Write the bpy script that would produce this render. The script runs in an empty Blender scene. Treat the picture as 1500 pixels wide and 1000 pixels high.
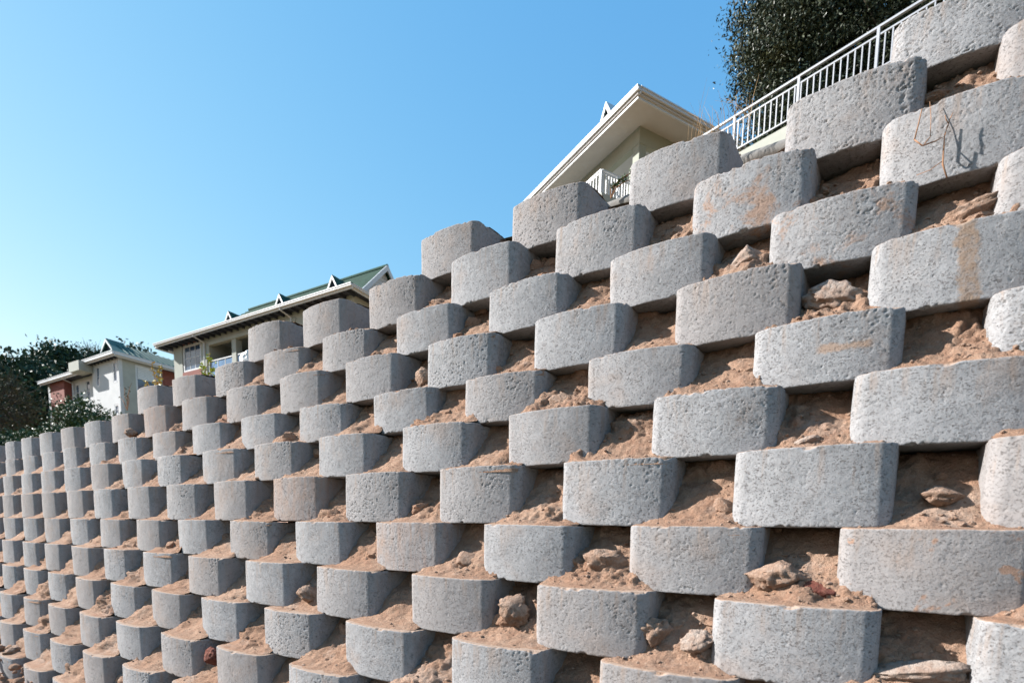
import bpy, math, random
import numpy as np
from mathutils import Matrix, Vector
random.seed(7)
rng = np.random.default_rng(11)
scn = bpy.context.scene
col = scn.collection
R = math.radians

# ------------------------------------------------------------------ camera
YAW, PITCH, ROLL = 0.576981, -0.107272, 0.018467
CAM = Vector((-0.2897, -2.2406, -0.2931))
def cam_axes():
    cy, sy, cp, sp, cr, sr = math.cos(YAW), math.sin(YAW), math.cos(PITCH), math.sin(PITCH), math.cos(ROLL), math.sin(ROLL)
    f = Vector((-sy*cp, cy*cp, sp)); r0 = Vector((cy, sy, 0)); u0 = r0.cross(f)
    return r0*cr + u0*sr, -r0*sr + u0*cr, f
r_, u_, f_ = cam_axes()
cd = bpy.data.cameras.new('camera'); cam = bpy.data.objects.new('camera', cd); col.objects.link(cam)
m = Matrix((r_, u_, -f_)).transposed().to_4x4(); m.translation = CAM
cam.matrix_world = m
cd.sensor_width = 36; cd.lens = 36*797.75/1500; cd.shift_y = 0.2401
cd.clip_start = 0.05; cd.clip_end = 3000
cd.dof.use_dof = True; cd.dof.focus_distance = 3.3; cd.dof.aperture_fstop = 2.8
scn.camera = cam

# ------------------------------------------------------------------ light
SUN_AZ, SUN_EL = R(66.5), R(31)          # azimuth measured from the wall's normal (-Y) towards -X
sdir = Vector((-math.sin(SUN_AZ)*math.cos(SUN_EL), -math.cos(SUN_AZ)*math.cos(SUN_EL), math.sin(SUN_EL)))
w = bpy.data.worlds.new('World'); scn.world = w; w.use_nodes = True
nt = w.node_tree; nt.nodes.clear()
sky = nt.nodes.new('ShaderNodeTexSky'); sky.sky_type = 'NISHITA'; sky.sun_disc = False
sky.sun_elevation = SUN_EL; sky.sun_rotation = math.atan2(sdir.x, sdir.y)
sky.altitude = 0; sky.air_density = 1.0; sky.dust_density = 0.2; sky.ozone_density = 2.0
bg = nt.nodes.new('ShaderNodeBackground'); bg.inputs['Strength'].default_value = 0.15
wo = nt.nodes.new('ShaderNodeOutputWorld')
# film response of the clear sky: one smooth tone curve per channel for the whole dome
sep = nt.nodes.new('ShaderNodeSeparateColor'); com = nt.nodes.new('ShaderNodeCombineColor'); nt.links.new(sky.outputs[0], sep.inputs[0])
for i, (k, g_) in enumerate(((1.04, 1.15), (.955, .66), (1.0, .32))):
    a = nt.nodes.new('ShaderNodeMath'); a.operation = 'MULTIPLY'; a.inputs[1].default_value = .2196; nt.links.new(sep.outputs[i], a.inputs[0])
    b = nt.nodes.new('ShaderNodeMath'); b.operation = 'POWER'; b.inputs[1].default_value = g_; nt.links.new(a.outputs[0], b.inputs[0])
    c = nt.nodes.new('ShaderNodeMath'); c.operation = 'MULTIPLY'; c.inputs[1].default_value = k*2.615; nt.links.new(b.outputs[0], c.inputs[0]); nt.links.new(c.outputs[0], com.inputs[i])
nt.links.new(com.outputs[0], bg.inputs[0]); nt.links.new(bg.outputs[0], wo.inputs[0])
sl = bpy.data.lights.new('sun', 'SUN'); sl.energy = 5.0; sl.angle = R(0.53); sl.color = (1.0, 0.965, 0.915)
so = bpy.data.objects.new('sun', sl); col.objects.link(so)
so.rotation_euler = (-sdir).to_track_quat('-Z', 'Y').to_euler()
scn.view_settings.view_transform = 'Standard'; scn.view_settings.look = 'None'
scn.view_settings.gamma = 1; scn.view_settings.exposure = 1.35
scn.view_settings.use_curve_mapping = False

# ------------------------------------------------------------------ numpy noise
def _h(ix, iy, iz, s):
    n = (ix.astype(np.int64)*374761393 + iy.astype(np.int64)*668265263 + iz.astype(np.int64)*2147483647 + s*974634777) & 0xFFFFFFFF
    n = ((n ^ (n >> 13))*1274126177) & 0xFFFFFFFF
    n = ((n ^ (n >> 15))*2246822519) & 0xFFFFFFFF
    return ((n ^ (n >> 16)) & 0xFFFFFF)/16777215.0
def vnoise(p, s=0):
    i = np.floor(p).astype(np.int64); f = p-i; f = f*f*(3-2*f)
    o = 0
    for dx in (0, 1):
        wx = f[:, 0] if dx else 1-f[:, 0]
        for dy in (0, 1):
            wy = f[:, 1] if dy else 1-f[:, 1]
            for dz in (0, 1):
                wz = f[:, 2] if dz else 1-f[:, 2]
                o = o + _h(i[:, 0]+dx, i[:, 1]+dy, i[:, 2]+dz, s)*wx*wy*wz
    return o*2-1
def fbm(p, oct=4, s=0, gain=.5):
    a, t, o = 1, 0, 0
    for k in range(oct):
        o = o + a*vnoise(p*(2.03**k)+k*17.3, s+k); t += a; a *= gain
    return o/t
def sstep(a, b, x):
    t = np.clip((x-a)/(b-a), 0, 1); return t*t*(3-2*t)

# ------------------------------------------------------------------ helpers
def np_mesh(name, verts, faces, mat=None, smooth=False):
    me = bpy.data.meshes.new(name)
    verts = np.asarray(verts, np.float32)
    if isinstance(faces, np.ndarray):
        k = faces.shape[1]; nf = len(faces)
        me.vertices.add(len(verts)); me.vertices.foreach_set('co', verts.ravel())
        me.loops.add(nf*k); me.loops.foreach_set('vertex_index', faces.astype(np.int32).ravel())
        me.polygons.add(nf); me.polygons.foreach_set('loop_start', np.arange(0, nf*k, k, dtype=np.int32))
        me.polygons.foreach_set('loop_total', np.full(nf, k, np.int32))
        me.update(calc_edges=True)
    else:
        me.from_pydata(verts.tolist(), [], faces); me.update()
    me.polygons.foreach_set('use_smooth', np.full(len(me.polygons), smooth))
    if mat: me.materials.append(mat)
    return me
def link(name, me, parent=None, loc=None, rot=None):
    o = bpy.data.objects.new(name, me); col.objects.link(o)
    if parent: o.parent = parent
    if loc is not None: o.location = loc
    if rot is not None: o.rotation_euler = rot
    return o
def tag(o, label=None, cat=None, group=None, kind=None):
    if label: o['label'] = label
    if cat: o['category'] = cat
    if group: o['group'] = group
    if kind: o['kind'] = kind
    return o
def empty(name, loc, label=None, cat=None, group=None):
    o = bpy.data.objects.new(name, None); col.objects.link(o); o.location = loc; o.empty_display_size = .1
    return tag(o, label, cat, group)
class MB:
    """collects boxes, prisms and tubes in a frame (origin + axes) and links them as one mesh"""
    def __init__(s, F=None): s.v = []; s.f = []; s.F = F
    def P(s, a, b, z):
        if s.F is None: return (a, b, z)
        U, V = s.F; return (a*U[0]+b*V[0], a*U[1]+b*V[1], z)
    def box(s, a0, a1, b0, b1, z0, z1):
        n = len(s.v)
        for z in (z0, z1):
            for a, b in ((a0, b0), (a1, b0), (a1, b1), (a0, b1)): s.v.append(s.P(a, b, z))
        s.f += [[n+i for i in q] for q in ((3, 2, 1, 0), (4, 5, 6, 7), (0, 1, 5, 4), (1, 2, 6, 5), (2, 3, 7, 6), (3, 0, 4, 7))]
        return s
    def poly(s, pts, flip=False):
        n = len(s.v); s.v += [s.P(*p) for p in pts]; f = list(range(n, n+len(pts))); s.f.append(f[::-1] if flip else f); return s
    def prism(s, pts, d):
        """closed outline pts (list of (a,b,z)) extruded by d=(da,db,dz)"""
        n = len(s.v); k = len(pts)
        s.v += [s.P(*p) for p in pts]; s.v += [s.P(p[0]+d[0], p[1]+d[1], p[2]+d[2]) for p in pts]
        s.f.append(list(range(n, n+k))[::-1]); s.f.append(list(range(n+k, n+2*k)))
        for i in range(k):
            j = (i+1) % k; s.f.append([n+i, n+j, n+k+j, n+k+i])
        return s
    def tube(s, pts, rad, seg=6):
        pts = [Vector(s.P(*p)) for p in pts]; k = len(pts)
        rr = rad if hasattr(rad, '__len__') else [rad]*k
        n = len(s.v); up = Vector((0.13, 0.21, 0.97)).normalized()
        for i, p in enumerate(pts):
            t = (pts[min(i+1, k-1)]-pts[max(i-1, 0)]).normalized()
            e1 = t.cross(up)
            if e1.length < .1: e1 = t.cross(Vector((1, 0, 0)))
            e1.normalize(); e2 = t.cross(e1)
            for j in range(seg):
                a = 2*math.pi*j/seg; q = p+(e1*math.cos(a)+e2*math.sin(a))*rr[i]; s.v.append(tuple(q))
        for i in range(k-1):
            for j in range(seg):
                j2 = (j+1) % seg
                s.f.append([n+i*seg+j, n+i*seg+j2, n+(i+1)*seg+j2, n+(i+1)*seg+j])
        s.f.append([n+j for j in range(seg)][::-1]); s.f.append([n+(k-1)*seg+j for j in range(seg)])
        return s
    def build(s, name, mat, parent=None, smooth=False, loc=None):
        me = np_mesh(name, s.v, s.f, mat, smooth)
        import bmesh
        bm = bmesh.new(); bm.from_mesh(me); bmesh.ops.recalc_face_normals(bm, faces=bm.faces); bm.to_mesh(me); bm.free()
        return link(name, me, parent, loc)

# ------------------------------------------------------------------ materials
class N:
    def __init__(s, name, rough=.8, spec=.3):
        s.m = bpy.data.materials.new(name); s.m.use_nodes = True; s.t = s.m.node_tree; s.b = s.t.nodes['Principled BSDF']
        s.b.inputs['Roughness'].default_value = rough; s.b.inputs['Specular IOR Level'].default_value = spec
    def n(s, ty, **k):
        o = s.t.nodes.new(ty)
        for a, b in k.items(): setattr(o, a, b)
        return o
    def l(s, a, b): s.t.links.new(a, b)
    def coord(s, kind='Object'):
        return s.n('ShaderNodeTexCoord').outputs[kind]
    def rnd(s): return s.n('ShaderNodeObjectInfo').outputs['Random']
    def mathn(s, op, a, b=None, clamp=False):
        o = s.n('ShaderNodeMath', operation=op, use_clamp=clamp)
        for i, x in enumerate((a, b)):
            if x is None: continue
            if isinstance(x, (int, float)): o.inputs[i].default_value = x
            else: s.l(x, o.inputs[i])
        return o.outputs[0]
    def vec(s, op, a, b):
        o = s.n('ShaderNodeVectorMath', operation=op)
        for i, x in enumerate((a, b)):
            if isinstance(x, tuple): o.inputs[i].default_value = x
            else: s.l(x, o.inputs[i])
        return o.outputs[0]
    def noise(s, v, scale, detail=4, rough=.55, dist=0):
        o = s.n('ShaderNodeTexNoise'); s.l(v, o.inputs['Vector']); o.inputs['Scale'].default_value = scale
        o.inputs['Detail'].default_value = detail; o.inputs['Roughness'].default_value = rough; o.inputs['Distortion'].default_value = dist
        return o.outputs[0]
    def ramp(s, f, a, b, ca=0., cb=1.):
        o = s.n('ShaderNodeMapRange', interpolation_type='SMOOTHSTEP'); s.l(f, o.inputs[0])
        for i, x in enumerate((a, b, ca, cb)): o.inputs[i+1].default_value = x
        return o.outputs[0]
    def mix(s, f, a, b, mode='MIX'):
        o = s.n('ShaderNodeMix', data_type='RGBA', blend_type=mode)
        if isinstance(f, (int, float)): o.inputs[0].default_value = f
        else: s.l(f, o.inputs[0])
        for i, x in ((6, a), (7, b)):
            if isinstance(x, tuple): o.inputs[i].default_value = (*x, 1)
            else: s.l(x, o.inputs[i])
        return o.outputs[2]
    def bump(s, h, dist, strength=1., normal=None):
        o = s.n('ShaderNodeBump'); o.inputs['Distance'].default_value = dist; o.inputs['Strength'].default_value = strength
        s.l(h, o.inputs['Height'])
        if normal is not None: s.l(normal, o.inputs['Normal'])
        return o.outputs[0]
    def out(s, colr, normal=None):
        if isinstance(colr, tuple): s.b.inputs['Base Color'].default_value = (*colr, 1)
        else: s.l(colr, s.b.inputs['Base Color'])
        if normal is not None: s.l(normal, s.b.inputs['Normal'])
        return s.m

def concrete(name, stain=None, brown=0.0, rough_amt=1.0):
    s = N(name, .93, .15)
    c0 = s.coord(); r = s.rnd()
    off = s.n('ShaderNodeCombineXYZ'); s.l(s.mathn('MULTIPLY', r, 91.), off.inputs[0]); s.l(s.mathn('MULTIPLY', r, 37.), off.inputs[1])
    c = s.vec('ADD', c0, off.outputs[0])
    n1 = s.noise(c, 5, 4, .6); n2 = s.noise(c, 45, 5, .6); n3 = s.noise(c, 160, 3, .6)
    colr = s.mix(s.ramp(n1, .3, .7), (.212, .212, .219), (.272, .271, .280))
    colr = s.mix(s.ramp(n2, .35, .7, 0, .5), colr, (.33, .33, .338))
    # darker aggregate and sand grains, also painting in the dark of tiny pits
    vo = s.n('ShaderNodeTexVoronoi'); s.l(c, vo.inputs['Vector']); vo.inputs['Scale'].default_value = 110
    g = s.mathn('MULTIPLY', s.ramp(vo.outputs['Distance'], .15, .33, 1, 0), s.ramp(s.n_color(vo) if False else n3, .46, .56))
    colr = s.mix(s.mathn('MULTIPLY', g, .75), colr, (.12, .107, .105))
    # pores hold brownish dust; the shade of their hollows is painted in too
    pore = s.ramp(s.noise(s.vec('MULTIPLY', c, (1., 1., 1.7)), 105, 5, .78, 0), .575, .625)
    pore2 = s.ramp(s.noise(s.vec('MULTIPLY', c, (1., 1., 1.5)), 46, 6, .78, 0), .60, .645)
    colr = s.mix(s.mathn('MULTIPLY', pore2, .5), colr, (.12, .105, .10))
    pmask = s.ramp(s.noise(c, 9, 3, .6), .35, .6, .25, 1)
    pore = s.mathn('MULTIPLY', pore, pmask)
    colr = s.mix(s.mathn('MULTIPLY', pore, .75), colr, (.115, .098, .092))
    # tint by block
    colr = s.mix(s.ramp(r, .3, 1., .0, .5), colr, (.225, .198, .188))
    dust = s.ramp(s.noise(c, 3.1, 5, .65), .52, .75, 0, .35+brown)
    colr = s.mix(dust, colr, (.29, .205, .155))
    gm = s.n('ShaderNodeNewGeometry'); sx = s.n('ShaderNodeSeparateXYZ'); s.l(gm.outputs['Normal'], sx.inputs[0])
    colr = s.mix(s.ramp(sx.outputs[2], .45, .8, 0, .9), colr, (.31, .22, .165))
    sz_ = s.n('ShaderNodeSeparateXYZ'); s.l(c0, sz_.inputs[0])
    run = s.mathn('MULTIPLY', s.ramp(s.noise(s.vec('MULTIPLY', c, (9., 9., 1.2)), 3.2, 5, .65), .50, .68), s.ramp(sz_.outputs[2], -.20, .0, 0, .55))
    colr = s.mix(run, colr, (.26, .195, .155))
    if brown: colr = s.mix(s.ramp(s.noise(s.vec('MULTIPLY', c, (6., 6., .7)), 6, 4, .6), .35, .7, .1, brown), colr, (.29, .18, .13))
    if stain == 'blotch':
        f = s.mathn('MULTIPLY', s.ramp(s.noise(c, 7.5, 6, .7, .5), .52, .66), .75)
        colr = s.mix(f, colr, (.30, .185, .125))
    if stain == 'spots':
        f = s.mathn('MULTIPLY', s.ramp(s.noise(c, 11, 3, .6, .3), .62, .68), .7)
        colr = s.mix(f, colr, (.31, .175, .11))
    if stain == 'streak':      # one muddy trowel streak across the face
        sp = s.n('ShaderNodeSeparateXYZ'); s.l(c0, sp.inputs[0])
        x = s.mathn('ADD', sp.outputs[0], s.mathn('MULTIPLY', sp.outputs[2], .12))
        x = s.mathn('ABSOLUTE', s.mathn('SUBTRACT', x, .275))
        x = s.mathn('ADD', x, s.mathn('MULTIPLY', s.mathn('SUBTRACT', s.noise(c, 24, 6, .75), .5), .09))
        f = s.mathn('MULTIPLY', s.ramp(x, .018, .038, .9, 0), s.ramp(n2, .3, .6, .45, 1))
        colr = s.mix(f, colr, (.255, .18, .13))
    if stain == 'smear':       # short horizontal smear
        sp = s.n('ShaderNodeSeparateXYZ'); s.l(c0, sp.inputs[0])
        z = s.mathn('ABSOLUTE', s.mathn('SUBTRACT', s.mathn('ADD', sp.outputs[2], s.mathn('MULTIPLY', n2, .03)), -.115))
        xx = s.mathn('ABSOLUTE', s.mathn('SUBTRACT', sp.outputs[0], .33))
        f = s.mathn('MULTIPLY', s.ramp(s.mathn('ADD', z, s.mathn('MULTIPLY', s.mathn('SUBTRACT', s.noise(c, 30, 6, .75), .5), .05)), .006, .022, .6, 0), s.ramp(xx, .07, .10, 1, 0))
        colr = s.mix(f, colr, (.35, .22, .14))
    h = s.mathn('ADD', s.mathn('MULTIPLY', n2, .6), s.mathn('MULTIPLY', n3, .5))
    h = s.mathn('SUBTRACT', h, s.mathn('ADD', s.mathn('MULTIPLY', pore, 1.5), s.mathn('MULTIPLY', pore2, 1.2)))
    nb = s.bump(h, .0030*rough_amt, .8)
    nb = s.bump(s.noise(c, 420, 2, .5), .0012, .6, nb)
    return s.out(colr, nb)
N.n_color = lambda s, v: v.outputs['Color']
M = {}
M['concrete'] = concrete('concrete')
M['concrete_blotch'] = concrete('concrete_blotch', 'blotch')
M['concrete_spots'] = concrete('concrete_spots', 'spots')
M['concrete_streak'] = concrete('concrete_streak', 'streak')
M['concrete_smear'] = concrete('concrete_smear', 'smear')
M['concrete_brown'] = concrete('concrete_brown', None, .45)

def soil_mat(name, scale=1., red=.3):
    s = N(name, .97, .1); c = s.coord()
    n1 = s.noise(c, 2.3, 6, .65); n2 = s.noise(c, 24, 6, .7); n3 = s.noise(c, 130, 4, .65)
    a = s.mix(s.ramp(n1, .35, .65), (.305, .185, .125), (.385, .265, .195))
    a = s.mix(s.ramp(n2, .35, .7, 0, .8), a, (.27, .155, .105))
    a = s.mix(s.ramp(s.noise(c, 1.6, 5, .6, .4), .60, .70, 0, red), a, (.30, .10, .06))
    a = s.mix(s.ramp(s.noise(c, 3.7, 5, .7, .2), .54, .68, 0, .6), a, (.38, .295, .245))
    vo = s.n('ShaderNodeTexVoronoi'); s.l(c, vo.inputs['Vector']); vo.inputs['Scale'].default_value = 55
    a = s.mix(s.mathn('MULTIPLY', s.ramp(vo.outputs['Distance'], .1, .3, 1, 0), s.ramp(n3, .5, .6, 0, .6)), a, (.42, .34, .28))
    a = s.mix(s.ramp(n3, .35, .6, .35, 0), a, (.25, .15, .10))
    h = s.mathn('ADD', s.mathn('MULTIPLY', n2, .9), s.mathn('MULTIPLY', n3, .5))
    nb = s.bump(h, .02*scale, 1.); nb = s.bump(s.noise(c, 240, 3, .65), .004, 1., nb)
    return s.out(a, nb)
M['soil'] = soil_mat('soil')
def stone_mat(name, c1, c2, c3):
    s = N(name, .9, .2); c = s.coord()
    n1 = s.noise(c, 6, 6, .7, .3); n2 = s.noise(c, 40, 5, .7)
    a = s.mix(s.ramp(n1, .38, .62), c1, c2); a = s.mix(s.ramp(n2, .4, .7, 0, .6), a, c3)
    return s.out(a, s.bump(s.noise(c, 90, 4, .7), .006, 1., s.bump(n2, .016, 1.)))
M['stone'] = stone_mat('stone', (.31, .205, .15), (.21, .13, .09), (.37, .28, .225))
M['stone_grey'] = stone_mat('stone_grey', (.36, .30, .26), (.28, .205, .165), (.25, .15, .105))
M['stone_red'] = stone_mat('stone_red', (.16, .05, .035), (.11, .035, .027), (.24, .11, .075))
def plain(name, colr, rough=.7, spec=.4, var=.12, scale=3., bump=.0, bscale=40.):
    s = N(name, rough, spec); c = s.coord()
    n = s.noise(c, scale, 5, .6)
    d = tuple(x*(1-var) for x in colr); e = tuple(min(1, x*(1+var)) for x in colr)
    a = s.mix(s.ramp(n, .3, .7), d, e)
    nb = s.bump(s.noise(c, bscale, 4, .6), bump, .7) if bump else None
    return s.out(a, nb)
M['cream'] = plain('cream_plaster', (.31, .32, .29), .85, .2, .06, 1.5, .004, 30)
M['white_wall'] = plain('pale_plaster', (.44, .45, .46), .85, .2, .05, 1.5, .004, 30)
M['cream3'] = plain('cream_beam_plaster', (.28, .295, .255), .85, .2, .04, 1.5, .002, 30)
M['white'] = plain('white_paint', (.47, .485, .51), .4, .4, .03)
M['soffit'] = plain('white_soffit', (.43, .42, .425), .7, .3, .03)
M['galv'] = plain('silver_painted_metal', (.25, .27, .31), .38, .5, .08)
M['dark_wood'] = plain('dark_timber', (.03, .035, .05), .7, .3, .2)
M['inside'] = plain('shadowed_room', (.25, .25, .24), .9, .2, .1)
M['concrete_kerb'] = plain('kerb_concrete', (.19, .18, .17), .9, .2, .15, 12, .004, 60)
def brick_mat():
    s = N('red_face_brick', .85, .2); c = s.coord('Object')
    b = s.n('ShaderNodeTexBrick'); s.l(s.vec('MULTIPLY', c, (1, 1, 1)), b.inputs['Vector'])
    n = s.noise(c, 9, 4, .6)
    a = s.mix(s.ramp(n, .3, .7), (.17, .06, .05), (.22, .085, .07))
    return s.out(a, s.bump(s.noise(c, 14, 3), .01, .6))
M['brick'] = brick_mat()
def glass_mat():
    s = N('window_glass', .06, .6); s.b.inputs['Metallic'].default_value = 0
    n = s.noise(s.coord(), .8, 2)
    return s.out(s.mix(s.ramp(n, .4, .6), (.03, .05, .09), (.08, .12, .18)))
M['glass'] = glass_mat()
M['balglass'] = plain('blue_balustrade_glass', (.10, .19, .32), .12, .6, .2, 1)
M['blind'] = plain('pale_window_blind', (.55, .57, .58), .6, .3, .03)
M['green_roof'] = plain('green_metal_roof', (.05, .115, .10), .6, .25, .12, 2)
M['green_tile'] = plain('green_tile_roof', (.026, .072, .056), .8, .15, .15, 3)
def leaf_mat(name, c1, c2, c3=None, rough=.5, spec=.4, trans=.0):
    s = N(name, rough, spec); g = s.n('ShaderNodeNewGeometry')
    r = g.outputs['Random Per Island']
    a = s.mix(r, c1, c2)
    n = s.noise(s.coord(), .9, 3)
    if c3: a = s.mix(s.ramp(n, .52, .68, 0, .7), a, c3)
    if trans:
        s.b.inputs['Transmission Weight'].default_value = 0
    return s.out(a)
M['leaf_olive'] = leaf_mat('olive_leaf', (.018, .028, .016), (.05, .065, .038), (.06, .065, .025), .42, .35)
M['leaf_shaded'] = leaf_mat('shaded_leaf', (.012, .02, .010), (.03, .04, .02), None, .6, .2)  # darker leaf copy, paints in the shade inside the crown
M['leaf_dark'] = leaf_mat('dark_leaf', (.014, .034, .022), (.035, .065, .032), (.055, .08, .025), .6, .25)
M['leaf_mid'] = leaf_mat('mid_leaf', (.03, .06, .028), (.06, .10, .04), (.09, .10, .03), .6, .25)
M['leaf_shrub'] = leaf_mat('shrub_leaf', (.025, .055, .022), (.065, .11, .035), (.04, .07, .03), .5, .35)
M['leaf_brown'] = leaf_mat('dry_leaf', (.045, .05, .03), (.08, .075, .045), (.035, .055, .025), .8, .1)
M['leaf_lime'] = leaf_mat('lime_leaf', (.22, .30, .03), (.42, .46, .06), None, .5, .3)
M['leaf_gold'] = leaf_mat('golden_leaf', (.40, .26, .04), (.46, .36, .06), None, .5, .3)
M['bark'] = plain('bark', (.065, .055, .045), .9, .1, .3, 8, .01, 20)
M['twig'] = plain('dry_twig', (.24, .13, .075), .8, .2, .2, 20)
M['straw'] = plain('dry_straw', (.46, .31, .15), .8, .2, .25, 10)
M['straw_dark'] = leaf_mat('dry_grass_blade', (.20, .12, .06), (.42, .28, .15), None, .8, .15)
M['plastic'] = plain('grey_plastic_sheet', (.55, .56, .56), .35, .5, .1)
def ground_mat():
    return soil_mat('ground_soil', 1.5, .25)
M['ground'] = ground_mat()
_t = M['ground'].node_tree; _b = _t.nodes['Principled BSDF']; _src = _b.inputs['Base Color'].links[0].from_socket
_c = _t.nodes.new('ShaderNodeTexCoord'); _sp = _t.nodes.new('ShaderNodeSeparateXYZ'); _t.links.new(_c.outputs['Object'], _sp.inputs[0])
_r = _t.nodes.new('ShaderNodeMapRange'); _t.links.new(_sp.outputs[1], _r.inputs[0]); _r.inputs[1].default_value = -1.0; _r.inputs[2].default_value = -2.2
_m = _t.nodes.new('ShaderNodeMix'); _m.data_type = 'RGBA'; _t.links.new(_r.outputs[0], _m.inputs[0]); _t.links.new(_src, _m.inputs[6]); _m.inputs[7].default_value = (.07, .075, .04, 1); _t.links.new(_m.outputs[2], _b.inputs['Base Color'])  # mostly unseen ground away from the wall, darkened to cut its bounce light
def hill_mat():
    s = N('hillside_soil_and_grass', .97, .1); c = s.coord()
    n = s.noise(c, .8, 6, .65); a = s.mix(s.ramp(n, .4, .6), (.36, .22, .14), (.12, .12, .05))
    return s.out(a, s.bump(s.noise(c, 5, 5), .08, .8))
M['hill'] = hill_mat()

# ------------------------------------------------------------------ wall grid
P = 0.75; H = 0.2677; B = 0.1076; KX = 0.0010176/P
ox = {-3: -.0362, -2: -.0068, -1: -.0056, 0: -.0001, 1: .003, 2: -.0002, 3: .0167, 4: .0049, 5: .008, 6: .0011, 7: .0154}
oy = {-3: .017, -2: -.0005, -1: .0083, 0: -.0112, 1: -.0139, 2: .0067, 3: -.0176, 4: -.0088, 5: -.0133, 6: .0193, 7: .014}
oz = {-3: -.0001, -2: .004, -1: -.0053, 0: .0176, 1: .0086, 2: -.0186, 3: -.0121, 4: -.0237, 5: .0077, 6: .0304, 7: -.0084}
RMIN, RMAX = -8, 9
def ztop(r): return r*H + oz.get(r, 0)*P
def yfit(r, x): return r*B + oy.get(r, 0)*P + KX*x*x
FRONT = -.028
def top_row(x):                     # topmost course present at x
    for r, c in ((3, -18.6), (4, -13.9), (5, -8.8), (6, -1.7)):
        if x < c*.5*P + .05: return r
    return 7 if x < 1.2 else 8
BW, BH = 0.512, 0.265

def outline():
    """plan of a block, front towards -Y, left silhouette at x=0; returns points and outward normals (closed loop from the back left)"""
    pts = []
    w = BW; rc = .064; sag = .024; depth = .40; fl = .012
    def seg(p, q, step):
        n = max(1, int(math.hypot(q[0]-p[0], q[1]-p[1])/step))
        return [(p[0]+(q[0]-p[0])*i/n, p[1]+(q[1]-p[1])*i/n) for i in range(n)]
    fine = .0042
    yF = FRONT
    yc = yF+sag+rc
    # left side, back to front
    pts += seg((-fl, depth), (0, yc+.01), .006)
    n = int(rc*1.45/fine)
    for i in range(n):
        a = i/n*R(82); pts.append((rc-rc*math.cos(a), yc-rc*math.sin(a)))
    x0 = rc-rc*math.cos(R(82)); x1 = w-x0; y0 = yc-rc*math.sin(R(82))
    n = int((x1-x0)/fine)
    for i in range(n+1):
        t = i/n; x = x0+(x1-x0)*t; pts.append((x, y0-sag*(1-(2*t-1)**2)))
    n = int(rc*1.45/fine)
    for i in range(1, n+1):
        a = R(82)*(1-i/n); pts.append((w-rc+rc*math.cos(a), yc-rc*math.sin(a)))
    pts += seg((w, yc+.01), (w+fl, depth), .006)[1:]
    pts.append((w+fl, depth))
    m_ = 12
    for i in range(1, m_): pts.append((w+fl-(w+2*fl)*i/m_, depth))
    p = np.array(pts)
    d = np.roll(p, -1, 0)-np.roll(p, 1, 0); nn = np.stack([d[:, 1], -d[:, 0]], 1); nn /= np.linalg.norm(nn, axis=1)[:, None]+1e-9
    return p, nn
OUT, ONN = outline()
def front_y(xl):                     # front edge of the plan at local x
    m_ = (OUT[:, 1] < .12); o_ = np.argsort(OUT[m_][:, 0]); return np.interp(xl, OUT[m_][o_][:, 0], OUT[m_][o_][:, 1])
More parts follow.
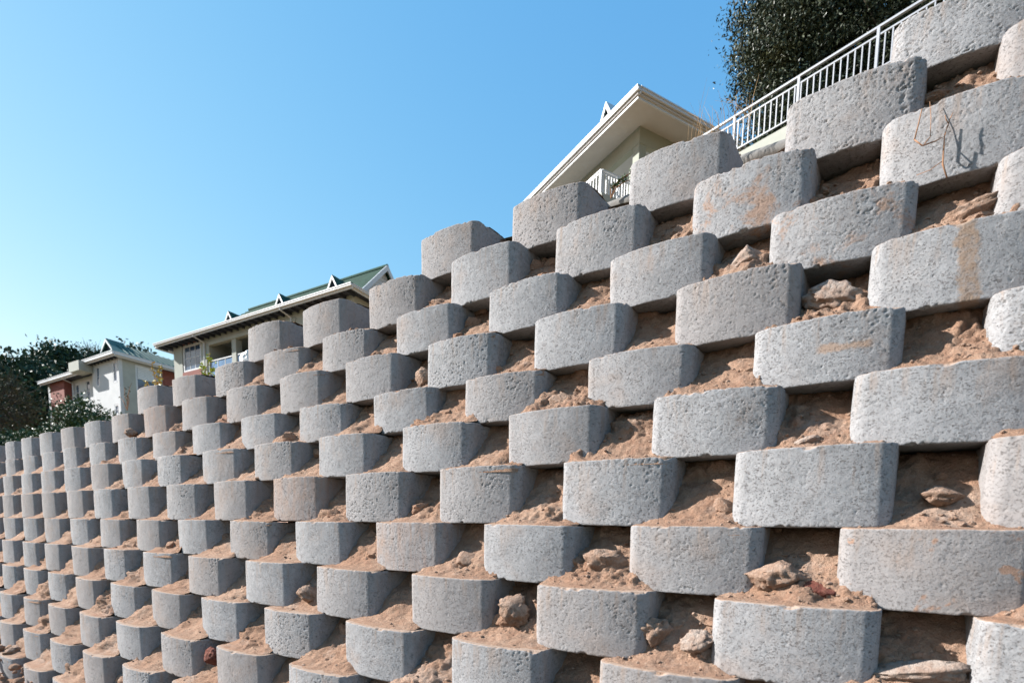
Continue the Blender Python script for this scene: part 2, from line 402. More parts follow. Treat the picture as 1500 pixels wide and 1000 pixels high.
def block_mesh(seed, roughness=1.):
    p, nn = OUT, ONN; k = len(p)
    e = .007
    zs = [0, e*.3, e] + list(np.linspace(e, BH-e, 58)[1:-1]) + [BH-e, BH-e*.3, BH]
    zs = np.array(zs); nz = len(zs)
    V = np.zeros((nz, k, 3)); Nn = np.zeros((nz, k, 3))
    V[:, :, 0] = p[None, :, 0]; V[:, :, 1] = p[None, :, 1]; V[:, :, 2] = zs[:, None]-BH
    Nn[:, :, 0] = nn[None, :, 0]; Nn[:, :, 1] = nn[None, :, 1]
    q = V.reshape(-1, 3).copy(); nq = Nn.reshape(-1, 3)
    o = np.array([seed*7.7, seed*3.1, seed*5.3])
    qq = q+o
    an = q*np.array([1, 1, 1.5])+o
    big = fbm(qq*4.5, 3, seed)*.004
    mid = fbm(qq*24, 4, seed+5)*.0011
    warp = np.stack([fbm(qq*25+k*5, 2, seed+k) for k in range(3)], -1)*.012
    pitn = fbm((an+warp)*np.array([84, 84, 120]), 3, seed+9, .7)
    patch = vnoise(qq*7, seed+3)*.5+.5
    pit = -sstep(.40-.20*patch*roughness, .52, pitn)*(.0012+.0030*patch**2)*roughness
    crack = -sstep(.035, .0, np.abs(fbm((an+warp)*38, 3, seed+21)))*sstep(.45, .8, vnoise(qq*19, seed+13)*.5+.5)*.0026*roughness
    disp = big+mid+pit+crack
    # arris rounding with chips
    ez = np.minimum(q[:, 2]+BH, -q[:, 2])
    chip = sstep(.08, .5, fbm(qq*np.array([19, 19, 8]), 4, seed+31, .6))
    rad = .0015+.016*chip+.002*(vnoise(qq*90, seed+4)+1)
    t = np.clip(1-ez/rad, 0, 1)
    disp -= (rad*.6)*(1-np.sqrt(np.clip(1-t*t, 0, 1)))
    q += nq*disp[:, None]
    # vertical wander of top / bottom edge
    wz = (fbm(qq*np.array([30, 30, 0])+3, 4, seed+41))*.0035
    q[:, 2] += wz*np.where(q[:, 2] > -BH/2, 1, -.6)*sstep(.03, .0, ez) - .007*chip*sstep(.012, 0, ez)*np.sign(q[:, 2]+BH/2)
    idx = np.arange(nz*k).reshape(nz, k)
    a = idx[:-1, :]; b = np.roll(idx, -1, 1)[:-1, :]; c = np.roll(idx, -1, 1)[1:, :]; d = idx[1:, :]
    F = [np.stack([a, b, c, d], -1).reshape(-1, 4)]
    verts = [q]; base = nz*k
    cx, cy = BW/2, .17
    for end, ring in ((0, idx[0]), (1, idx[-1])):
        prev = ring; pv = q[ring]
        for s_ in (.985, .95, .86, .6, .3, .02):
            nv = pv.copy() if False else q[ring].copy()
            nv[:, 0] = cx+(nv[:, 0]-cx)*s_; nv[:, 1] = cy+(nv[:, 1]-cy)*s_
            nv[:, 2] = (0 if end else -BH) + fbm(nv*30+o, 3, seed+7)*.0018 + (fbm(nv*6+o, 2, seed)*.002)
            if s_ == .985: nv[:, 2] = nv[:, 2]*.5+q[ring][:, 2]*.5
            new = np.arange(base, base+k); base += k; verts.append(nv)
            if end: F.append(np.stack([prev, np.roll(prev, -1), np.roll(new, -1), new], -1))
            else: F.append(np.stack([prev, new, np.roll(new, -1), np.roll(prev, -1)], -1))
            prev = new
    verts = np.concatenate(verts); F = np.concatenate(F)
    # outline runs clockwise seen from above when front is -Y: make normals point outward
    return np_mesh('block', verts, F, None, True)
NV = 11
bmesh_var = [block_mesh(i+1, [1.2, .8, 1.6, 1., 1.3, .7, 1.2, 1.9, .9, 1.5, 2.6][i]) for i in range(NV)]
for me in bmesh_var: me.materials.append(M['concrete'])

wall = empty('retaining_wall', (-5, -.9, -1.7), 'battered retaining wall of staggered grey rounded concrete blocks filled with red soil', 'wall')
special = {(4, -2): ('concrete_blotch', 'concrete block blotched with orange clay', 4),
           (5, -3): ('concrete_blotch', 'concrete block lightly stained orange', 2), (3, -1): ('concrete_streak', 'concrete block with a muddy brown streak down its face', 3),
           (-1, -1): ('concrete_spots', 'concrete block spotted with orange clay', 1), (0, -10): ('concrete_brown', 'brown stained concrete block', 0),
           (2, -2): ('concrete_smear', 'concrete block with a short brown smear', 9),
           (7, -1): ('concrete', 'very pitted concrete block', 10), (6, -2): ('concrete', 'deeply pitted concrete block', 10), (0, -6): ('concrete', None, 4), (-1, -7): ('concrete_brown', None, 6),
           (3, -17): ('concrete_brown', None, 6), (2, -14): ('concrete', None, 1)}
vis_cols = {}
def block_exists(r, c):
    x = c*.5*P
    if r <= 3: return True
    if r == 4: return c >= -18
    if r == 5: return c >= -13
    if r == 6: return c >= -8
    if r == 7: return c >= -1
    if r == 8: return c >= 0
    return c >= 3
nblk = 0
for r in range(-7, 9):
    # lowest visible column limits (keeps only what the photo can see, plus a margin)
    for c in range(-33, 5):
        if (r+c) % 2: continue
        if not block_exists(r, c): continue
        x = c*.5*P
        if r <= -5 and x > -2.5: continue
        if r == -4 and x > .2: continue
        if r >= -2 and x > .9: continue
        if r <= -6 and x > -3.5: continue
        if r <= -7: continue
        if x < -12.2: continue
        h_ = (r*31+c*17) % NV
        matn, lab, var = special.get((r, c), ('concrete', None, None))
        if var is None: var = h_ if h_ < 10 else 3
        me = bmesh_var[var]
        o = bpy.data.objects.new('block', me); col.objects.link(o); o.parent = wall
        if matn != 'concrete':
            o.material_slots[0].link = 'OBJECT'; o.material_slots[0].material = M[matn]
        if lab: o['label'] = lab
        bx = x + ox.get(r, 0)*P + random.uniform(-.004, .004)
        by = yfit(r, x) + random.uniform(-.005, .005)
        hz = ztop(r)-ztop(r-1)-.0015
        ang = math.atan(2*KX*x) + R(random.uniform(-1.8, 1.8))
        o.location = (bx+5, by+.9, ztop(r)+1.7)
        o.rotation_euler = (R(random.uniform(-.7, .7)), R(random.uniform(-.7, .7)), ang)
        o.scale = (random.uniform(.99, 1.01), 1, hz/BH)
        nblk += 1
print('blocks', nblk)

# ------------------------------------------------------------------ soil packed between the blocks
def xgrid(x0, x1):
    xs = [x1]
    while xs[-1] > x0:
        d = abs(xs[-1]-(-.3)); xs.append(xs[-1]-max(.0085, .0032*d+.004))
    return np.array(xs[::-1])
prof = np.array([(.012, -.03), (.022, .001), (.09, .010), (.14, .035), (.20, .095), (.275, .165), (.355, .262), (.44, .30)])
def prof_at(t):
    s = np.concatenate([[0], np.cumsum(np.hypot(*np.diff(prof, axis=0).T))]); s /= s[-1]
    return np.interp(t, s, prof[:, 0]), np.interp(t, s, prof[:, 1])
xs = xgrid(-12.3, 1.6)
tv = np.linspace(0, 1, 54)
allv, allf, base = [], [], 0
topx = np.array([top_row(x) for x in xs])
soil_pts = []
for g in range(-7, 10):
    xl = np.full(len(xs), -1.); fx = np.zeros(len(xs))
    for c in range(-33, 5):
        if (g-1+c) % 2 or not block_exists(g-1, c): continue
        x_ = c*.5*P+ox.get(g-1, 0)*P; t_ = xs-x_; i_ = (t_ > .006) & (t_ < BW-.006); xl[i_] = t_[i_]
    isx = np.zeros(len(xs)); 
    for c in range(-33, 5):
        if (g-1+c) % 2 or not block_exists(g-1, c): continue
        x_ = c*.5*P+ox.get(g-1, 0)*P; i_ = (xs > x_-.01) & (xs < x_+BW+.01)
        isx[i_] = 0. if (block_exists(g+1, c) and block_exists(g, c-1)) else (.045 if block_exists(g, c-1) and block_exists(g, c+1) else .012)
    mask = xl > 0; fx = front_y(xl)-FRONT
    if g < -3: mask &= xs < (-1.0 if g == -4 else -2.0)
    if mask.sum() < 3: continue
    X, T = np.meshgrid(xs, tv, indexing='ij')
    py, pz = prof_at(T)
    kx = fbm(np.stack([X.ravel()*2.9, np.full(X.size, g*5.1), np.zeros(X.size)], -1), 3, 77).reshape(X.shape)
    # each gap filled a little differently
    fill = kx*.055*sstep(.35, .9, T)-.05*sstep(-4.5, -6., X)*(g <= -2)*sstep(.2, .5, T)
    isg = (isx[:, None] > 0)&(T > -1)
    Y = yfit(g-1, X)+FRONT+py+fill+fx[:, None]*(1-sstep(.1, .4, T))
    Z = ztop(g-1)+pz
    Y = np.where(isg, Y+T*.15, Y); Z = np.where(isg, np.minimum(Z, ztop(g-1)+isx[:, None]+.02*T), Z)
    q = np.stack([X.ravel(), Y.ravel(), Z.ravel()], -1)
    tt = T.ravel(); low = np.where(isg, .35, 1.)*np.ones_like(T); low = low.ravel()
    amp = sstep(.03, .28, tt)
    n1 = fbm(q*7.5, 3, 3); n2 = 1-2*np.abs(fbm(q*17, 4, 5)); n3 = fbm(q*55, 3, 8)
    cl = sstep(-.05, .35, fbm(q*np.array([3.5, 3.5, 3.5])+4, 2, 12))
    clod = (.5-np.abs(fbm(q*13+2, 3, 25)))**1.0
    step_ = sstep(.02, .10, fbm(q*np.array([8., 8, 14])+7, 4, 27))       # crusty ledges with undercut edges
    d = amp*(n1*.034+(n2-.5)*.022*(.15+cl)+step_*.016*(.2+cl)) + n3*.008*(.2+amp) + fbm(q*120, 3, 15)*.0045*(.3+amp)
    d *= low*(1+.25*sstep(-4.5, -6., X.ravel())*(g <= -2))
    q[:, 1] -= d*.75; q[:, 2] += d*.55
    q[:, 2] += (1-amp)*(vnoise(q*22, 31)*.0035+ .001)*sstep(.01, .04, tt)
    nx, nt_ = X.shape
    idx = np.arange(nx*nt_).reshape(nx, nt_)
    ok = mask[:-1] & mask[1:]
    a = idx[:-1, :-1][ok]; b = idx[1:, :-1][ok]; c_ = idx[1:, 1:][ok]; e_ = idx[:-1, 1:][ok]
    F = np.stack([a, b, c_, e_], -1).reshape(-1, 4)
    sel = np.repeat(mask, nt_)
    remap = np.cumsum(sel)-1
    allv.append(q[sel]); allf.append(remap[F]+base); base += int(sel.sum())
    mm = sel & (tt > .10) & (tt < .85) & (X.ravel() > -7)
    soil_pts.append(q[mm])
soilv = np.concatenate(allv); soilf = np.concatenate(allf)
so_ = link('soil_fill', np_mesh('soil_fill', soilv, soilf, M['soil'], True)); tag(so_, 'reddish tan soil packed between the wall blocks', None, None, 'stuff')

# pebbles and crumbs lying on it
def ico(sub=1):
    import bmesh
    bm = bmesh.new(); bmesh.ops.create_icosphere(bm, subdivisions=sub, radius=1)
    v = np.array([x.co[:] for x in bm.verts]); f = np.array([[y.index for y in x.verts] for x in bm.faces]); bm.free()
    return v, f
iv, if_ = ico(1)
sp = np.concatenate(soil_pts)
wt = np.clip(1/(1+np.abs(sp[:, 0]+.3)), .15, 1); pick = rng.choice(len(sp), 9000, p=wt/wt.sum(), replace=False)
sz = .0022+.010*rng.random(9000)**3.2
vv = iv[None]*(1+.35*(rng.random((9000, len(iv), 1))-.5))*sz[:, None, None]*(np.array([1, 1, .65])*(.7+.6*rng.random((9000, 1, 3))))
vv = vv+sp[pick][:, None, :]+np.array([0, -.001, .001])
ff = (if_[None]+(np.arange(9000)*len(iv))[:, None, None]).reshape(-1, 3)
pb = link('pebbles', np_mesh('pebbles', vv.reshape(-1, 3), ff, M['stone'])); tag(pb, 'small pebbles and soil crumbs on the wall ledges', None, None, 'stuff')

# ------------------------------------------------------------------ single stones in the gaps
sv, sf = ico(4)
# crusty clods broken out of the fill
cv, cf = ico(3); cg = random.Random(17); CV, CF = [], []; nb_ = 0
shapes = []
for k in range(10):
    n_ = fbm(cv*1.2+k*9, 3, k)*.5+fbm(cv*4+k*7, 3, k+3)*.28-.14*np.abs(fbm(cv*8+k, 2, k+5)); v_ = cv*(1+n_)[:, None]
    for j in range(6):
        a_ = rng.normal(size=3); a_ /= np.linalg.norm(a_); d_ = v_@a_; v_ = v_-np.outer(np.clip(d_-.66, 0, None)*.8, a_)
    shapes.append(v_)
for r in range(-4, 8):
    for c in range(-22, 3):
        if (r+c) % 2 == 0 or not (block_exists(r, c-1) and block_exists(r, c+1)): continue
        x0 = c*.5*P
        if x0 < -7 or x0 > 1.1: continue
        full = block_exists(r+1, c)
        for k in range(cg.choice((1, 2, 3, 4, 6))):
            t_ = cg.uniform(.25, .85) if full else cg.uniform(.1, .2)
            py_, pz_ = prof_at(t_); f_ = cg.choice((.012, .018, .025, .035, .05))
            if not full: f_ = min(f_, .018)
            p_ = np.array([x0+BW/2+cg.uniform(-.13, .13), yfit(r-1, x0)+FRONT+py_+.012, ztop(r-1)+(pz_ if full else .02)])
            CV.append(shapes[cg.randrange(10)]*f_*np.array([cg.uniform(.9, 1.7), 1, cg.uniform(.55, 1.)])+p_); CF.append(cf+nb_); nb_ += len(cv)
o = link('soil_clods', np_mesh('soil_clods', np.concatenate(CV), np.concatenate(CF), M['soil'], False)); tag(o, 'broken soil clods in the gaps of the wall', kind='stuff')
def stone(name, loc, size, seed, mat, label, rot=0, facet=1.):
    v = sv.copy(); o = seed*9.1
    n = fbm(v*1.1+o, 3, seed)*.35 + fbm(v*3.3+o, 5, seed+2, .62)*.42 - .16*np.abs(fbm(v*9+o, 2, seed+4))
    v = v*(1+n)[:, None]
    lay = np.sin(v[:, 2]*9+seed+1.5*fbm(v*1.5+o, 2, seed)); v[:, :2] *= (1+.07*np.sign(lay)*np.abs(lay)**.4)[:, None]
    for k in range(7):       # knock flats off it
        a = np.array([math.sin(seed*3+k*2.4)*1., math.cos(seed*1.7+k*1.9), math.sin(seed+k*4.1)]); a /= np.linalg.norm(a)
        d = v@a; lim = .74+.12*math.sin(seed*5+k)
        v = v - np.outer(np.clip(d-lim, 0, None)*.85*facet, a)
    v += v*(fbm(v*14+o, 4, seed+6, .7)*.07)[:, None]
    v = v*np.array(size)/2
    ob = link(name, np_mesh(name, v, sf, mat, True), None, loc, (0.2*math.sin(seed), .3*math.cos(seed*2), rot))
    tag(ob, label, 'stone'); return ob
ST = [
 ('stone', (-.56, -.125, -.452), (.19, .13, .13), 3, 'stone', 'large craggy tan boulder wedged in the gap at lower right, beside red clay', .2),
 ('stone', (-.42, -.125, -.485), (.14, .10, .07), 44, 'stone_red', 'dark red clay lump right of the large craggy boulder', .2),
 ('stone', (-.80, -.22, -.70), (.15, .12, .10), 5, 'stone_grey', 'pale angular rock with a white face below the large craggy boulder', .5),
 ('stone', (-.97, -.20, -.68), (.12, .12, .12), 8, 'stone', 'rounded brown clod left of the pale angular rock', .1),
 ('stone', (-2.0, -.09, -.45), (.17, .12, .10), 9, 'stone', 'broad crusty clod jammed in a gap at the bottom centre', .0),
 ('stone', (-1.24, -.09, -.425), (.22, .13, .12), 12, 'stone', 'wide lumpy brown clod filling the gap left of the craggy boulder', .1),
 ('stone', (-.52, .06, .075), (.11, .05, .03), 14, 'stone_grey', 'flat pale sliver of rock lying in a shaded gap at right', .3),
 ('stone', (-3.81, -.43, -1.15), (.15, .12, .13), 15, 'stone_red', 'dark red rock perched low on the wall at lower left', .4),
 ('stone', (-3.12, -.21, -.71), (.14, .12, .12), 18, 'stone', 'tan rock squeezed between two blocks low on the left half', .9),
 ('stone', (-1.63, -.21, -.66), (.14, .12, .16), 21, 'stone', 'tall rough brown clod below the centre of the wall', .2),
 ('stone', (-.14, -.20, -.72), (.27, .12, .09), 24, 'stone_grey', 'long pale layered rock under the orange spotted block', .05),
 ('stone', (-6.62, .37, .60), (.13, .12, .10), 26, 'stone', 'chunky tan stone on top of a far left block by the shrub', .2),
 ('stone', (-.49, .34, .665), (.22, .13, .12), 28, 'stone_grey', 'grey crusted lump in the gap left of the muddy streaked block', .0),
 ('stone', (-.84, .44, .92), (.17, .12, .12), 30, 'stone_grey', 'knobbly pale clod under the orange blotched block', .3),
 ('stone', (-.06, .45, .91), (.20, .13, .10), 33, 'stone', 'crumbly tan clod in the gap at the upper right edge', .1),
 ('stone', (-2.68, .34, .63), (.13, .12, .12), 35, 'stone', 'round reddish clod in an upper middle gap of the wall', .6),
 ('stone', (-.09, .02, -.16), (.14, .1, .08), 37, 'stone', 'small tan lump in the wide gap at the right edge', .6),
 ('stone', (-1.64, .23, .345), (.16, .12, .12), 46, 'stone', 'warm tan clod in the gap at the very middle of the wall', .6),
]
for a in ST: stone(a[0], (a[1][0], a[1][1]+(.055 if a[3] != 26 else 0), a[1][2]-(.004 if a[3] != 14 else .02)), a[2], a[3], M[a[4]], a[5], a[6])

# ------------------------------------------------------------------ ground in front, hill behind
gx = np.concatenate([np.linspace(-600, -40, 12), np.linspace(-38, -13, 26), np.linspace(-12.8, 2, 300), np.linspace(2.5, 40, 20), np.linspace(50, 600, 8)])
gy = np.concatenate([np.linspace(-600, -20, 10), np.linspace(-18, -3, 18), np.linspace(-2.9, .6, 110)])
X, Y = np.meshgrid(gx, gy, indexing='ij')
q = np.stack([X.ravel(), Y.ravel(), np.zeros(X.size)], -1)
yw = -6*B + KX*np.clip(q[:, 0], -14, 3)**2
bank = sstep(-1.1, .45, q[:, 1]-yw+.25*vnoise(q*1.3, 8))
z = -2.15 + bank*(2.15+np.interp(q[:, 0], [-14, -9.5, -8.5, -7.5, -6, -4.5], [-1.15, -1.36, -1.47, -1.62, -1.80, -1.9]))
near = sstep(25, 8, np.abs(q[:, 0]+4))
z += near*(fbm(q*3, 4, 51)*.07+(1-np.abs(fbm(q*7, 4, 55))*2)*.045*bank+fbm(q*26, 3, 58)*.014)
q[:, 2] = z
nx, ny = X.shape; idx = np.arange(nx*ny).reshape(nx, ny)
F = np.stack([idx[:-1, :-1], idx[1:, :-1], idx[1:, 1:], idx[:-1, 1:]], -1).reshape(-1, 4)
g = link('ground', np_mesh('ground', q, F, M['ground'], True)); tag(g, kind='structure')

hx = np.concatenate([np.linspace(-700, -130, 10), np.linspace(-120, -13, 60), np.linspace(-12.5, 1.5, 90), np.linspace(2, 60, 30), np.linspace(70, 600, 8)])
hs = np.concatenate([[0], np.linspace(.12, 2, 20), np.linspace(2.3, 60, 60), np.linspace(70, 600, 12)])
X, S_ = np.meshgrid(hx, hs, indexing='ij')
def ztop_s(x):
    return np.interp(x, [-700, -7.3, -6.5, -5.3, -4.7, -3.4, -2.9, -.9, -.3, 1, 60], [ztop(3)-.3, ztop(3), ztop(4), ztop(4), ztop(5), ztop(5), ztop(6), ztop(6), ztop(7), ztop(8), 9.])
def slope_s(x): return np.interp(x, [-700, -60, -30, -20, -12, -5, 0, 30], [.10, .20, .24, .28, .38, .46, .56, .6])
def yw_s(x): return np.interp(x, [-14, -7, -5, -3, -.5, 2], [3*B+.27, 3*B+.12, 4*B+.05, 5*B, 6*B, 7*B])+.34
def hill_z(x, y):
    s = y-yw_s(x); sl = slope_s(x-s*.1)
    return ztop_s(x)-.03+ sl*np.minimum(s, 34)+.06*np.clip(s-34, 0, None)*(1-.5*sstep(80, 300, s))
Yh = yw_s(X)+S_
Z = hill_z(X, Yh)
q = np.stack([X.ravel(), Yh.ravel(), Z.ravel()], -1)
q[:, 2] += fbm(q*np.array([.6, .6, 0]), 4, 61)*.25*sstep(1, 6, S_.ravel())+fbm(q*6, 3, 63)*.02
nx, ny = X.shape; idx = np.arange(nx*ny).reshape(nx, ny)
F = np.stack([idx[:-1, :-1], idx[1:, :-1], idx[1:, 1:], idx[:-1, 1:]], -1).reshape(-1, 4)
hl = link('hillside', np_mesh('hillside', q, F, M['hill'], True)); tag(hl, kind='structure')

# concrete kerb glimpsed behind the top course
kb = MB()
pts = [(-2.9, 1.42), (-2.1, 1.38), (-1.5, 1.36), (-.75, 1.34)]
for (x0, y0), (x1, y1) in zip(pts[:-1], pts[1:]):
    pass
km = MB().tube([(-2.35, 1.5, 1.89), (-2.06, 1.5, 1.91), (-1.8, 1.5, 1.925), (-1.2, 1.5, 1.93), (-.6, 1.5, 1.95), (.4, 1.5, 1.97)], .055, 10).build('concrete_kerb', M['concrete_kerb'], None, True)
tag(km, 'grey rounded concrete kerb lying behind the top blocks', 'kerb')

# ------------------------------------------------------------------ houses
def frame(ua, va):
    return (math.cos(R(ua)), math.sin(R(ua))), (math.cos(R(va)), math.sin(R(va)))
def window(parent, F, plane, a0, a1, z0, z1, b, mull=(1, 1), out=-1, frame_m='white', pane_m='glass', surround=.10, label=None):
    """plane 'b': window in a wall of constant b (seen from -b); plane 'a': wall of constant a (seen from -a)"""
    def bx(mb, p0, p1, q0, q1, d0, d1):
        if plane == 'b': mb.box(p0, p1, d0, d1, q0, q1)
        else: mb.box(d0, d1, p0, p1, q0, q1)
    w_ = MB(F); s_ = surround
    bx(w_, a0-s_, a0, z0-s_, z1+s_, b-.05, b+.05); bx(w_, a1, a1+s_, z0-s_, z1+s_, b-.05, b+.05)
    bx(w_, a0, a1, z1, z1+s_, b-.05, b+.05); bx(w_, a0-.0, a1+.0, z0-s_, z0, b-.07, b+.05)
    f = w_.build('window', M[frame_m], parent)
    if label: f['label'] = label
    m2 = MB(F); t = .035
    bx(m2, a0, a0+t, z0, z1, b-.02, b+.03); bx(m2, a1-t, a1, z0, z1, b-.02, b+.03)
    bx(m2, a0+t, a1-t, z0, z0+t, b-.02, b+.03); bx(m2, a0+t, a1-t, z1-t, z1, b-.02, b+.03)
    for i in range(1, mull[0]): x = a0+(a1-a0)*i/mull[0]; bx(m2, x-t/2, x+t/2, z0+t, z1-t, b-.02, b+.03)
    for j in range(1, mull[1]): x = z0+(z1-z0)*j/mull[1]; bx(m2, a0+t, a1-t, x-t/2, x+t/2, b-.023, b+.027)
    m2.build('frame', M['white'], f)
    for i in range(mull[0]):
        for j in range(mull[1]):
            x0 = a0+(a1-a0)*i/mull[0]+t/2+.002; x1 = a0+(a1-a0)*(i+1)/mull[0]-t/2-.002
            y0 = z0+(z1-z0)*j/mull[1]+t/2+.002; y1 = z0+(z1-z0)*(j+1)/mull[1]-t/2-.002
            m3 = MB(F); bx(m3, x0, x1, y0, y1, b-.004, b+.006); m3.build('pane', M[pane_m], f)
    return f
def gutter(parent, F, pts, zt, hgt=.15, wid=.13, name='gutter', mat='white'):
    """boxed eaves gutter with a lip along the outer (negative b or a) edge"""
    mb = MB(F); (a0, b0), (a1, b1) = pts
    if abs(b1-b0) < .01:
        mb.box(a0, a1, b0, b0+wid, zt-hgt, zt-.02); mb.box(a0, a1, b0-.025, b0+.0, zt-.045, zt)
        mb.box(a0, a1, b0+wid+.002, b0+wid+.03, zt-hgt-.10, zt-.03)
    else:
        mb.box(a0, a0+wid, b0, b1, zt-hgt, zt-.02); mb.box(a0-.025, a0, b0, b1, zt-.045, zt)
        mb.box(a0+wid+.002, a0+wid+.03, b0, b1, zt-hgt-.10, zt-.03)
    return mb.build(name, M[mat], parent)
def gablet(parent, F, a, b, z, w_, h_, depth, mat='white', roof='green_tile'):
    g_ = MB(F)   # two barge boards and a little roof running back
    t = .09*w_/1.0
    for s in (-1, 1):
        g_.prism([(a+s*w_/2, b, z), (a, b, z+h_), (a, b, z+h_-t*1.7), (a+s*(w_/2-t*1.3), b, z)], (0, .06, 0))
    o = g_.build('gablet', M[mat], parent)
    r2 = MB(F)
    for s in (-1, 1):
        r2.prism([(a+s*(w_/2+.02), b+.02, z+.0), (a, b+.02, z+h_+.03), (a, b+.02, z+h_), (a+s*w_/2, b+.02, z-.03)], (0, depth, 0))
    r2.build('roof', M[roof], o)
    r3 = MB(F); r3.prism([(a-w_/2+.1, b+.12, z), (a+w_/2-.1, b+.12, z), (a, b+.12, z+h_-.1)], (0, .04, 0)); r3.build('infill', M['dark_wood'], o)
    return o

# ---- house 3 (upper centre)
F3 = frame(152, 63); O3 = (-8.22, 17.43, 15.21)
h3 = empty('house', O3, 'cream house with a broad white soffit and corner balcony above the middle of the wall', 'house')
L3, D3 = 8.7, 8.
mb = MB(F3); mb.box(.08, L3, .08, D3, -.20, -.14); mb.build('soffit', M['soffit'], h3)
gutter(h3, F3, ((0, 0), (L3, 0)), .02, .14, .13); gutter(h3, F3, ((0, .135), (0, D3)), .02, .14, .13)
mb = MB(F3); mb.box(.14, L3, .14, .20, -.29, -.2); mb.box(.14, .20, .2, D3, -.29, -.2); mb.build('fascia', M['white'], h3)
# hip roof
mb = MB(F3)
mb.prism([(0, 0, -.02), (L3, 0, -.02), (L3, D3, -.02), (0, D3, -.02)], (0, 0, .04))
mb.poly([(0, 0, .02), (L3, 0, .02), (L3-3.5, 4, 2.0), (3.5, 4, 2.0)]); mb.poly([(0, D3, .02), (0, 0, .02), (3.5, 4, 2.0)])
mb.poly([(L3, D3, .02), (0, D3, .02), (3.5, 4, 2.0), (L3-3.5, 4, 2.0)]); mb.poly([(L3, 0, .02), (L3, D3, .02), (L3-3.5, 4, 2.0)])
mb.build('roof', M['green_roof'], h3)
mb = MB(F3)
mb.box(1.2, L3-1, 1.2, 1.45, -.78, -.2); mb.box(1.2, 1.45, 1.45, D3-1, -.78, -.2); mb.build('beam', M['cream3'], h3)
for a, b in ((1.22, 1.22), (5.2, 1.22), (1.22, 5.0)):
    mb = MB(F3); mb.box(a, a+.36, b+.0, b+.36, -1.5, -.78); mb.box(a-.08, a+.44, b-.08, b+.44, -3.0, -1.5); mb.build('column', M['cream3' if a > 2 else 'cream3'], h3)
mb = MB(F3); mb.box(3.2, L3-1, 4.0, 4.2, -5.8, -.2); mb.box(3.2, 3.4, 4.2, D3-1, -5.8, -.2); mb.build('wall', M['white_wall'], h3)
mb = MB(F3); mb.box(1.46, L3-1, 1.46, D3-1, -.34, -.205); mb.build('ceiling', M['white'], h3)
mb = MB(F3); mb.box(1.3, L3-1, -.45, 4.0, -3.35, -3.0); mb.box(1.3, 3.2, 4.0, D3-1, -3.35, -3.0); mb.build('balcony_slab', M['cream'], h3)
mb = MB(F3); mb.box(1.5, L3-1, 1.2, D3-1, -6.5, -3.35); mb.build('wall', M['cream'], h3)
def railing(parent, F, a0, b0, a1, b1, z0, zt, n, posts, mat='white', bs=.022, ps=.035, second=None):
    """handrail, rails, posts and single balusters along (a0,b0)-(a1,b1)"""
    dx, dy = a1-a0, b1-b0; L = math.hypot(dx, dy)
    def sq(mb, a, b, z0_, z1_, s): mb.box(a-s/2, a+s/2, b-s/2, b+s/2, z0_, z1_)
    def rail(z0_, z1_, w_, name):
        mb = MB(F); nxv, nyv = -dy/L*w_/2, dx/L*w_/2
        mb.prism([(a0+nxv, b0+nyv, z0_), (a0-nxv, b0-nyv, z0_), (a0-nxv, b0-nyv, z1_), (a0+nxv, b0+nyv, z1_)], (dx, dy, 0)); mb.build(name, M[mat], parent)
    rail(zt-.045, zt, .06, 'handrail')
    if second: rail(zt-second-.035, zt-second, .035, 'mid_rail')
    rail(z0+.06, z0+.09, .03, 'bottom_rail')
    for t in posts:
        mb = MB(F); sq(mb, a0+dx*t, b0+dy*t, z0-.1, zt-.046, ps*1.6); mb.build('post', M[mat], parent)
    top = zt-(second+.035 if second else .045)
    for i in range(n):
        t = (i+.5)/n
        if min(abs(t-p)*L for p in posts) < .04: continue
        mb = MB(F); sq(mb, a0+dx*t, b0+dy*t, z0+.09, top-.001, bs); mb.build('baluster', M[mat], parent)
railing(h3, F3, 1.45, -.38, 4.6, -.38, -3.0, -2.1, 17, (0, .5, 1), second=.09, bs=.036, ps=.045)
railing(h3, F3, 1.45, -.33, 1.45, 1.1, -3.0, -2.1, 11, (.52, 1.), second=.09, bs=.036, ps=.045)
gablet(h3, F3, 2.42, .45, .10, 1.15, 1.0, 1.6, roof='white')

# ---- house 2 (long house)
F2 = frame(181.7, 98); O2 = (-21.63, 16.14, 11.11)
h2 = empty('house', O2, 'long two storey house with green tiled roof, little gablets and a long white gutter', 'house')
L2, D2 = 18.25, 8.5
gutter(h2, F2, ((0, 0), (L2, 0)), .02, .12, .13); gutter(h2, F2, ((0, .145), (0, D2)), .02, .12, .13)
gutter(h2, F2, ((L2-.13, .145), (L2-.13, D2)), .02, .17, .14)
mb = MB(F2); mb.box(.16, L2-.16, .16, .9, -.12, -.08); mb.box(.16, .8, .9, D2, -.12, -.08); mb.box(L2-1.2, L2-.16, .9, D2, -.12, -.08); mb.build('soffit', M['dark_wood'], h2)
for i in range(30):
    a = .5+i*.6
    mb = MB(F2); mb.box(a, a+.07, .18, .79, -.26, -.122); mb.build('rafter', M['dark_wood'], h2)
sl = .62
ridz = 2.3; ridb = 3.5
ridz = 2.35; ridb = 3.6
def skirt(b): return .30*b
mb = MB(F2); mb.prism([(0, 0, .03), (L2, 0, .03), (L2-1.0, 1.7, .50), (1.0, 1.7, .50)], (0, 0, -.04)); mb.prism([(0, 0, .03), (1.0, 1.7, .50), (1.0, 5.6, .50), (0, 7.3, .03)], (0, 0, -.04)); mb.build('roof_skirt', M['green_tile'], h2)
nc = 15
mb = MB(F2)
